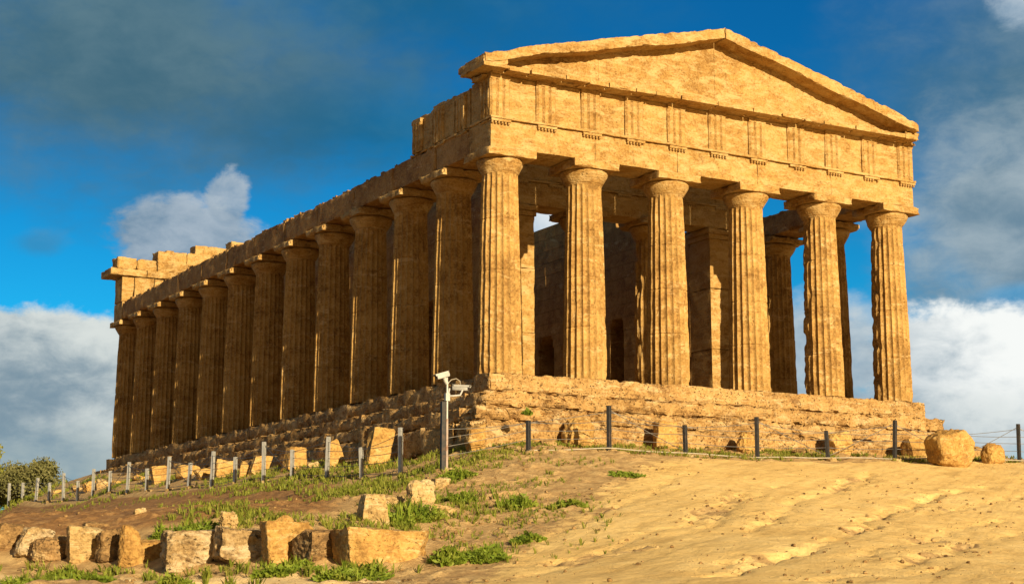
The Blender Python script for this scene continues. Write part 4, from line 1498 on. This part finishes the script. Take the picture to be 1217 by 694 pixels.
def cctv(parent, cen, yaw_, pitch_, L_, W_, H_):
    mb = MB()
    # rounded housing with sunshield hood
    sec = []
    for z_, s_ in ((-.5, .78), (-.25, .98), (.12, 1.0), (.38, .86), (.5, .55)):
        sec.append((z_, s_))
    V = []
    for xx in (-.5, -.46, .0, .44, .5):
        k = .86 if abs(xx) == .5 else 1.0
        for z_, s_ in sec:
            V.append([xx * L_, -s_ * W_ / 2 * k, z_ * H_ * k])
        for z_, s_ in sec[::-1]:
            V.append([xx * L_, s_ * W_ / 2 * k, z_ * H_ * k])
    V = np.array(V)
    n_ = len(sec) * 2
    idx = np.arange(len(V)).reshape(5, n_)
    nx_ = np.roll(idx, -1, 1)
    Q = np.stack([idx[:-1], nx_[:-1], nx_[1:], idx[1:]], -1).reshape(-1, 4)
    b = len(V)
    V = np.vstack([V, [[-.5 * L_, 0, 0], [.5 * L_, 0, 0]]])
    mb.add(V, [Q, np.stack([nx_[0], idx[0], np.full(n_, b)], -1), np.stack([idx[-1], nx_[-1], np.full(n_, b + 1)], -1)])
    # hood
    mb.add(*box(-.50 * L_, .66 * L_, -W_ * .56, W_ * .56, H_ * .52, H_ * .60))
    mb.add(*box(-.40 * L_, .62 * L_, -W_ * .57, -W_ * .53, H_ * .18, H_ * .52))
    mb.add(*box(-.40 * L_, .62 * L_, W_ * .53, W_ * .57, H_ * .18, H_ * .52))
    c_ = link('camera_housing', mb.mesh('camera_housing', sharp=35), M['white'], parent, cen)
    c_.rotation_euler = (0, pitch_, yaw_)
    V, F = lathe([(.001, 0), (.33 * H_, 0), (.36 * H_, .02), (.30 * H_, .03)], 16)
    V = np.stack([V[:, 2] + .5 * L_, V[:, 0], V[:, 1]], -1)
    link('lens', mesh_np('lens', V, F), M['lens'], c_)
    return c_


ry = -YAW
cctv(mast, (.42, 0, Htop - .10), ry - .35, .08, .42, .13, .13)
cctv(mast, (-.13, -.05, Htop + .19), ry + math.pi + .5, .30, .36, .13, .13)
mb = MB()
dirx = np.array([math.cos(ry), math.sin(ry), 0])
q0 = np.array([.03, 0, Htop - .33])
mb.add(*tube([q0, q0 + dirx * .16, q0 + dirx * .34 + np.array([0, 0, .02]), q0 + dirx * .40 + np.array([0, 0, .16])], .026, 10))
mb.add(*tube([q0 + dirx * .02, q0 + dirx * .06 + np.array([0, 0, .2])], .024, 8))
mb.add(*sbox(-.03, .09, -.05, .05, Htop - .46, Htop - .26, .05, 0, 1, .01, 3))
link('bracket', mb.mesh('bracket', sharp=40), M['white'], mast)
mb = MB()
mb.add(*tube([(0.03, 0, Htop - .02), (-.02, 0, Htop + .06), (-.08, -.03, Htop + .14)], [.05, .06, .05], 10))
mb.add(*tube([(0.0, .02, Htop + .02), (0.0, .02, Htop + .18)], .055, 10))
link('bracket', mb.mesh('bracket_upper', sharp=40), M['white'], mast)
link('cable', mesh_np('cable', *tube([(.05, .03, Htop - .02), (.16, .03, Htop + .10), (.30, .02, Htop + .14), (.40, 0, Htop + .08), (.42, 0, Htop - .02)], .011, 6), sharp=0), M['pipe'], mast)


# ------------------------------------------------------------------ plants
def blades(pts, rngn, n_each, h, w, lean, droop=.35):
    """tufts of bent blades at pts (n,3)"""
    N = len(pts)
    n = N * n_each
    base = np.repeat(pts, n_each, 0)
    hh = np.repeat(np.broadcast_to(h, (N,)), n_each) * rngn.uniform(.5, 1.15, n)
    spread = np.repeat(np.broadcast_to(lean, (N,)), n_each)
    az = rngn.uniform(0, 2 * math.pi, n)
    le = rngn.uniform(.15, 1, n) * spread
    dirv = np.stack([np.cos(az), np.sin(az), np.zeros(n)], -1)
    base = base + dirv * (rngn.uniform(0, .35, n) * hh * .6)[:, None]
    ws = np.stack([-np.sin(az), np.cos(az), np.zeros(n)], -1) * (w * rngn.uniform(.6, 1.3, n) * hh)[:, None]
    mid = base + dirv * (le * hh * .45)[:, None] + np.array([0, 0, 1]) * (hh * .6)[:, None]
    tip = base + dirv * (le * hh * 1.05)[:, None] + np.array([0, 0, 1]) * (hh * (1 - droop * rngn.uniform(0, 1, n) * le))[:, None]
    V = np.stack([base - ws * .6, base + ws * .6, mid + ws, mid - ws, tip], 1).reshape(-1, 3)
    i = np.arange(n) * 5
    return V, [np.stack([i, i + 1, i + 2, i + 3], -1), np.stack([i + 3, i + 2, i + 4], -1)]


rs = np.random.RandomState(12)


def px_of(x, y):
    t = (x - CAM_POS[0]) * RGT[0] + (y - CAM_POS[1]) * RGT[1]
    f_ = (x - CAM_POS[0]) * _sy + (y - CAM_POS[1]) * _cy
    return CXP + t / np.maximum(f_, 1) * FPX, f_


def scatter(n, x0, x1, y0, y1, dens, seed):
    r = np.random.RandomState(seed)
    X = r.uniform(x0, x1, n)
    Y = r.uniform(y0, y1, n)
    k = r.uniform(0, 1, n) < dens(X, Y)
    return X[k], Y[k]


def patch(X, Y, f, lo, hi, seed):
    v = fbm(np.stack([X, Y, X * 0], -1), f, 3, seed)
    return sstep(v, lo, hi)


tuft = MB()
# turf along the foot of the front steps and round the front fence
X, Y = scatter(9000, -4, 18, -5.1, -2.2, lambda x, y: patch(x, y, .8, -.15, .3, 3) * np.where(y < -4.7, .35, .8), 1)
tuft.add(*blades(np.stack([X, Y, ground_z(X, Y) - .01], -1), rs, 7, rs.uniform(.06, .16, len(X)), .07, .8))
# turf between left fence and steps, and below the fence
X, Y = scatter(15000, -6.8, -2.2, -5, 46, lambda x, y: patch(x, y, .55, -.2, .25, 4) * np.where(x > -4.3, .8, .55 * sstep(-y, -16, -2) + .18), 2)
tuft.add(*blades(np.stack([X, Y, ground_z(X, Y) - .01], -1), rs, 7, rs.uniform(.08, .22, len(X)), .07, .8))


def dens_slope(x, y):
    px, f_ = px_of(x, y)
    a = sstep(px, 170, 290) * sstep(-px, -640, -540) * sstep(f_, 29.5, 32)
    a = a * patch(x, y, .5, -.02, .22, 6) * np.where(px > 500, .30, .9)
    # thin strip of green against the wall blocks
    return a * (1 - .8 * sand_mask(x, y))


X, Y = scatter(16000, -16, -2, -22, -3, dens_slope, 7)
tuft.add(*blades(np.stack([X, Y, ground_z(X, Y) - .01], -1), rs, 8, rs.uniform(.07, .22, len(X)), .075, .9))


def dens_blocks(x, y):
    px, f_ = px_of(x, y)
    fl = 32.5 - px * .0115
    a = np.exp(-((f_ - fl + .25) / .40) ** 2) * sstep(-px, -520, -480) * (.35 + .65 * sstep(px, 150, 260))
    b = np.exp(-((f_ - fl + 3.7) / .7) ** 2) * sstep(-px, -330, -130) * .8
    return (a * patch(x, y, .8, -.2, .2, 8) + b * patch(x, y, .8, 0, .3, 8)) * .9


X, Y = scatter(30000, -24, -8, -30, -10, dens_blocks, 9)
tuft.add(*blades(np.stack([X, Y, ground_z(X, Y) - .01], -1), rs, 9, rs.uniform(.08, .24, len(X)), .085, .9))


def dens_mid(x, y):
    px, f_ = px_of(x, y)
    a = sstep(px, 480, 540) * sstep(-px, -800, -600) * sstep(f_, 26, 29) * sstep(-f_, -43.5, -42.5)
    return a * patch(x, y, .7, -.02, .2, 16) * (1 - .85 * sand_mask(x, y))


X, Y = scatter(15000, -14, 5, -28, -4.8, dens_mid, 10)
tuft.add(*blades(np.stack([X, Y, ground_z(X, Y) - .01], -1), rs, 8, rs.uniform(.05, .15, len(X)), .08, .9))
# a little turf beyond, so that the land behind is not bare
X, Y = scatter(5000, -30, 40, 40, 70, lambda x, y: patch(x, y, .2, -.1, .3, 11), 12)
tuft.add(*blades(np.stack([X, Y, ground_z(X, Y) - .01], -1), rs, 6, rs.uniform(.15, .35, len(X)), .09, .8))
link('grass', tuft.mesh('grass', flat=True), M['grass'], kind='stuff')


def weed(px, py, D, size, h, label, mat='weed', seed=0, n=900):
    p = on_d(px, py, D)
    x, y = p[0], p[1]
    r = np.random.RandomState(900 + seed)
    k = 9
    n = int(n * (.5 + size * size * .7))
    ca, cr = r.uniform(0, 6.28, k), size * .36 * np.sqrt(r.uniform(0, 1, k))
    cx, cy = cr * np.cos(ca), cr * np.sin(ca)
    ch = h * r.uniform(.45, 1.0, k) * (1 - .5 * cr / (size * .36))
    q = r.randint(0, k, n)
    a = r.uniform(0, 6.28, n)
    rr = size * .24 * np.sqrt(r.uniform(0, 1, n))
    X, Y = x + cx[q] + rr * np.cos(a), y + cy[q] + rr * np.sin(a)
    hh = ch[q] * (1 - (rr / (size * .27)) ** 2) * r.uniform(.1, 1.0, n) ** .6
    P = np.stack([X, Y, ground_z(X, Y) + hh], -1)
    out_ = np.stack([np.cos(a), np.sin(a), r.uniform(-.1, 1.1, n)], -1) + r.normal(size=(n, 3)) * .35
    out_ /= np.linalg.norm(out_, axis=1, keepdims=True)
    sd_ = np.cross(out_, r.normal(size=(n, 3)))
    sd_ /= np.linalg.norm(sd_, axis=1, keepdims=True)
    L_ = (.030 + .045 * r.uniform(0, 1, n))[:, None]
    V = np.stack([P - out_ * L_, P + sd_ * L_ * .42, P + out_ * L_, P - sd_ * L_ * .42], 1).reshape(-1, 3)
    i = np.arange(n) * 4
    c0 = np.array([x, y, gz(x, y)])
    mb = MB().add(V - c0, [np.stack([i, i + 1, i + 2, i + 3], -1)])
    # a few upright blades and seed stalks
    m_ = 14
    ang = r.uniform(0, 6.28, m_)
    q2 = size * .4 * np.sqrt(r.uniform(0, 1, m_))
    X, Y = x + q2 * np.cos(ang), y + q2 * np.sin(ang)
    V, F = blades(np.stack([X, Y, ground_z(X, Y) - .01], -1), r, 5, h * r.uniform(.5, 1.15, m_), .05, .7, .5)
    mb.add(V - c0, F)
    o = link('weed', mb.mesh('weed', flat=True), M[mat], None, tuple(c0), label=label, category='weed', group='leafy weeds on the slope')
    return o


weed(612, 603, 35.5, .9, .42, 'bright bushy weed alone on bare earth in mid slope', seed=1)
weed(672, 608, 35.0, .9, .24, 'low spreading weed patch nearest the sandy slope', seed=2)
weed(548, 590, 36.6, .8, .40, 'dark bushy weed right of the slanting boulder', seed=3)
weed(500, 606, 33.2, 1.0, .40, 'lush weed in front of the slanting boulder', seed=4)
weed(625, 648, 29.6, .7, .20, 'dark flat weed rosette on the edge of the sand', seed=5)
weed(575, 666, 27.6, 1.1, .22, 'long low green weed below the middle of the slope', seed=6)
weed(530, 670, 27.2, .7, .35, 'green weed between the biggest block and the long low weed', seed=7)
weed(470, 612, 32.4, .8, .42, 'bright weed right of the pale trapezoid stone', seed=8)
weed(230, 622, 31.6, 1.1, .34, 'green weed on top of the left mottled block edge', seed=9)
weed(190, 628, 31.8, .6, .32, 'round green weed left of the mottled blocks', seed=10)
weed(420, 684, 26.4, 1.3, .26, 'dense green weed at the foot of the biggest block', seed=11)
weed(335, 676, 27.6, 1.2, .30, 'green weed at the foot of the peaked block', seed=12)
weed(70, 668, 30.4, .8, .24, 'dark weed in front of the rounded brown boulder', seed=13)
weed(30, 682, 27.0, .9, .20, 'low weed beside the path near the left edge', seed=14)
weed(100, 684, 26.6, 1.2, .20, 'spreading weed on the near side of the path', seed=15)
weed(205, 691, 25.4, .6, .24, 'leafy weed at the lower edge below the mottled blocks', seed=16)
weed(540, 548, 40.8, 1.1, .34, 'green weed clump behind the camera pole', seed=17)
weed(745, 562, 40.0, .8, .14, 'thin turf weed high on the slope before the tall post', seed=18)
weed(627, 497, 45.6, .3, .22, 'tiny green weed growing out of the front steps', seed=19)
bpy.data.objects['weed.018'].location.z = -1.50


# stones strewn over the earth
def pebbles(n, seed):
    mb = MB()
    r = np.random.RandomState(seed)
    V0, F0 = [], None
    import_me = rock_mesh('pebble', 1, .8, .6, 5, square=2.6, rough=.25, res=3, cut=4)
    nv = len(import_me.vertices)
    co = np.empty(nv * 3, np.float32)
    import_me.vertices.foreach_get('co', co)
    co = co.reshape(-1, 3)
    fq = np.array([list(p.vertices) for p in import_me.polygons])
    bpy.data.meshes.remove(import_me)
    X = r.uniform(-19, 20, n * 6)
    Y = r.uniform(-31, -3, n * 6)
    px, f_ = px_of(X, Y)
    sm = sand_mask(X, Y)
    d = np.where(px < 480, .30, .75) * (patch(X, Y, .45, -.1, .3, 23) + .12)
    rn_ = rills(X, Y)[1]
    d = d * (1 - .85 * sm) + sm * (.012 + .9 * rn_ ** 2)
    keep = (r.uniform(0, 1, len(X)) < d) & (px > -60) & (px < 1290) & (f_ > 18)
    X, Y = X[keep][:n], Y[keep][:n]
    Z = ground_z(X, Y)
    for x, y, z in zip(X, Y, Z):
        s = .016 + .08 * r.uniform(0, 1) ** 6
        V = rotz(co * s * r.uniform(.7, 1.3, 3), r.uniform(0, 6.28)) + np.array([x, y, z - s * .15])
        mb.add(V, fq)
    return mb.mesh('gravel', sharp=40)


link('gravel', pebbles(6500, 5), M['brown'], kind='stuff')


# ------------------------------------------------------------------ trees beyond the far end
def tree(name, label, x, y, z, h, rx, rz_, nleaf, leaf, mat, seed, trunk_h, clumps=14):
    root = empty(name, (x, y, z), label, 'tree' if 'tree' in name else 'bush')
    r = np.random.RandomState(seed)
    mb = MB()
    mb.add(*tube([(0, 0, -.3), (.05, .02, trunk_h * .5), (-.03, .05, trunk_h)], [.16 * rx / 2, .11 * rx / 2, .09 * rx / 2], 8))
    cl = []
    for k in range(clumps):
        a = r.uniform(0, 6.28)
        q = math.sqrt(r.uniform(0, 1)) * rx * .72
        c_ = np.array([q * math.cos(a), q * math.sin(a), trunk_h + r.uniform(.0, 1) * (h - trunk_h) * (1 - .4 * (q / rx) ** 2) * .95])
        cl.append(c_)
        mb.add(*tube([(0, 0, trunk_h * .8), c_ * .55 + np.array([0, 0, trunk_h * .25]), c_], [.06, .04, .015], 5))
    link('trunk', mb.mesh('trunk'), M['bark'], root)
    C_ = np.array(cl)[r.randint(0, clumps, nleaf)]
    u = r.normal(size=(nleaf, 3))
    u /= np.linalg.norm(u, axis=1, keepdims=True)
    rr = (r.uniform(0, 1, nleaf) ** .45) * rx * r.uniform(.26, .44, clumps)[r.randint(0, clumps, nleaf)]
    P = C_ + u * rr[:, None] * np.array([1, 1, rz_])
    P[:, 2] = np.maximum(P[:, 2], .08)
    a = r.normal(size=(nleaf, 3))
    a /= np.linalg.norm(a, axis=1, keepdims=True)
    b_ = np.cross(a, r.normal(size=(nleaf, 3)))
    b_ /= np.linalg.norm(b_, axis=1, keepdims=True)
    s = leaf * r.uniform(.6, 1.4, nleaf)[:, None]
    V = np.stack([P - a * s, P + b_ * s * .45, P + a * s, P - b_ * s * .45], 1).reshape(-1, 3)
    i = np.arange(nleaf) * 4
    link('crown', mesh_np('crown', V, [np.stack([i, i + 1, i + 2, i + 3], -1)], flat=True), M[mat], root)
    return root


def tree_at(px, py_base, D, **kw):
    p = on_d(px, py_base, D)
    g = gz(p[0], p[1])
    return p[0], p[1], g


for nm, lb, px, pyt, D, rx, rz_, nl, lf, mt, sd, th_, cn in [
    ('olive_tree', 'broad dusty olive tree beyond the fence, right one of two', 38, 549, 86, 1.8, .85, 13000, .085, 'olive', 1, .8, 16),
    ('olive_tree', 'dusty olive tree at the left edge beyond the fence', -8, 549, 89, 2.2, .85, 13000, .085, 'olive', 2, .9, 18),
    ('bush', 'bright green bush in front of the olive trees', 30, 568, 88, 1.3, .8, 6000, .07, 'bush', 3, .3, 12),
    ('bush', 'dark green bush behind fallen blocks at the far corner', 103, 565, 92, .95, .7, 3000, .07, 'bush', 4, .3, 10),
    ('bush', 'low green bush left of the dark bush at the far corner', 84, 572, 93, .8, .7, 2200, .07, 'bush', 6, .3, 9),
    ('almond_tree', 'yellow-green tree just entering the view at the left edge', -34, 505, 88, 1.7, 1.0, 4200, .10, 'almond', 5, 2.4, 16),
]:
    p = on_d(px, 610, D)
    g = gz(p[0], p[1])
    zt = on_d(px, pyt, D)[2]
    tree(nm, lb, p[0], p[1], g, max(zt - g, 1.2), rx, rz_, nl, lf, mt, sd, min(th_, (zt - g) * .4), cn)
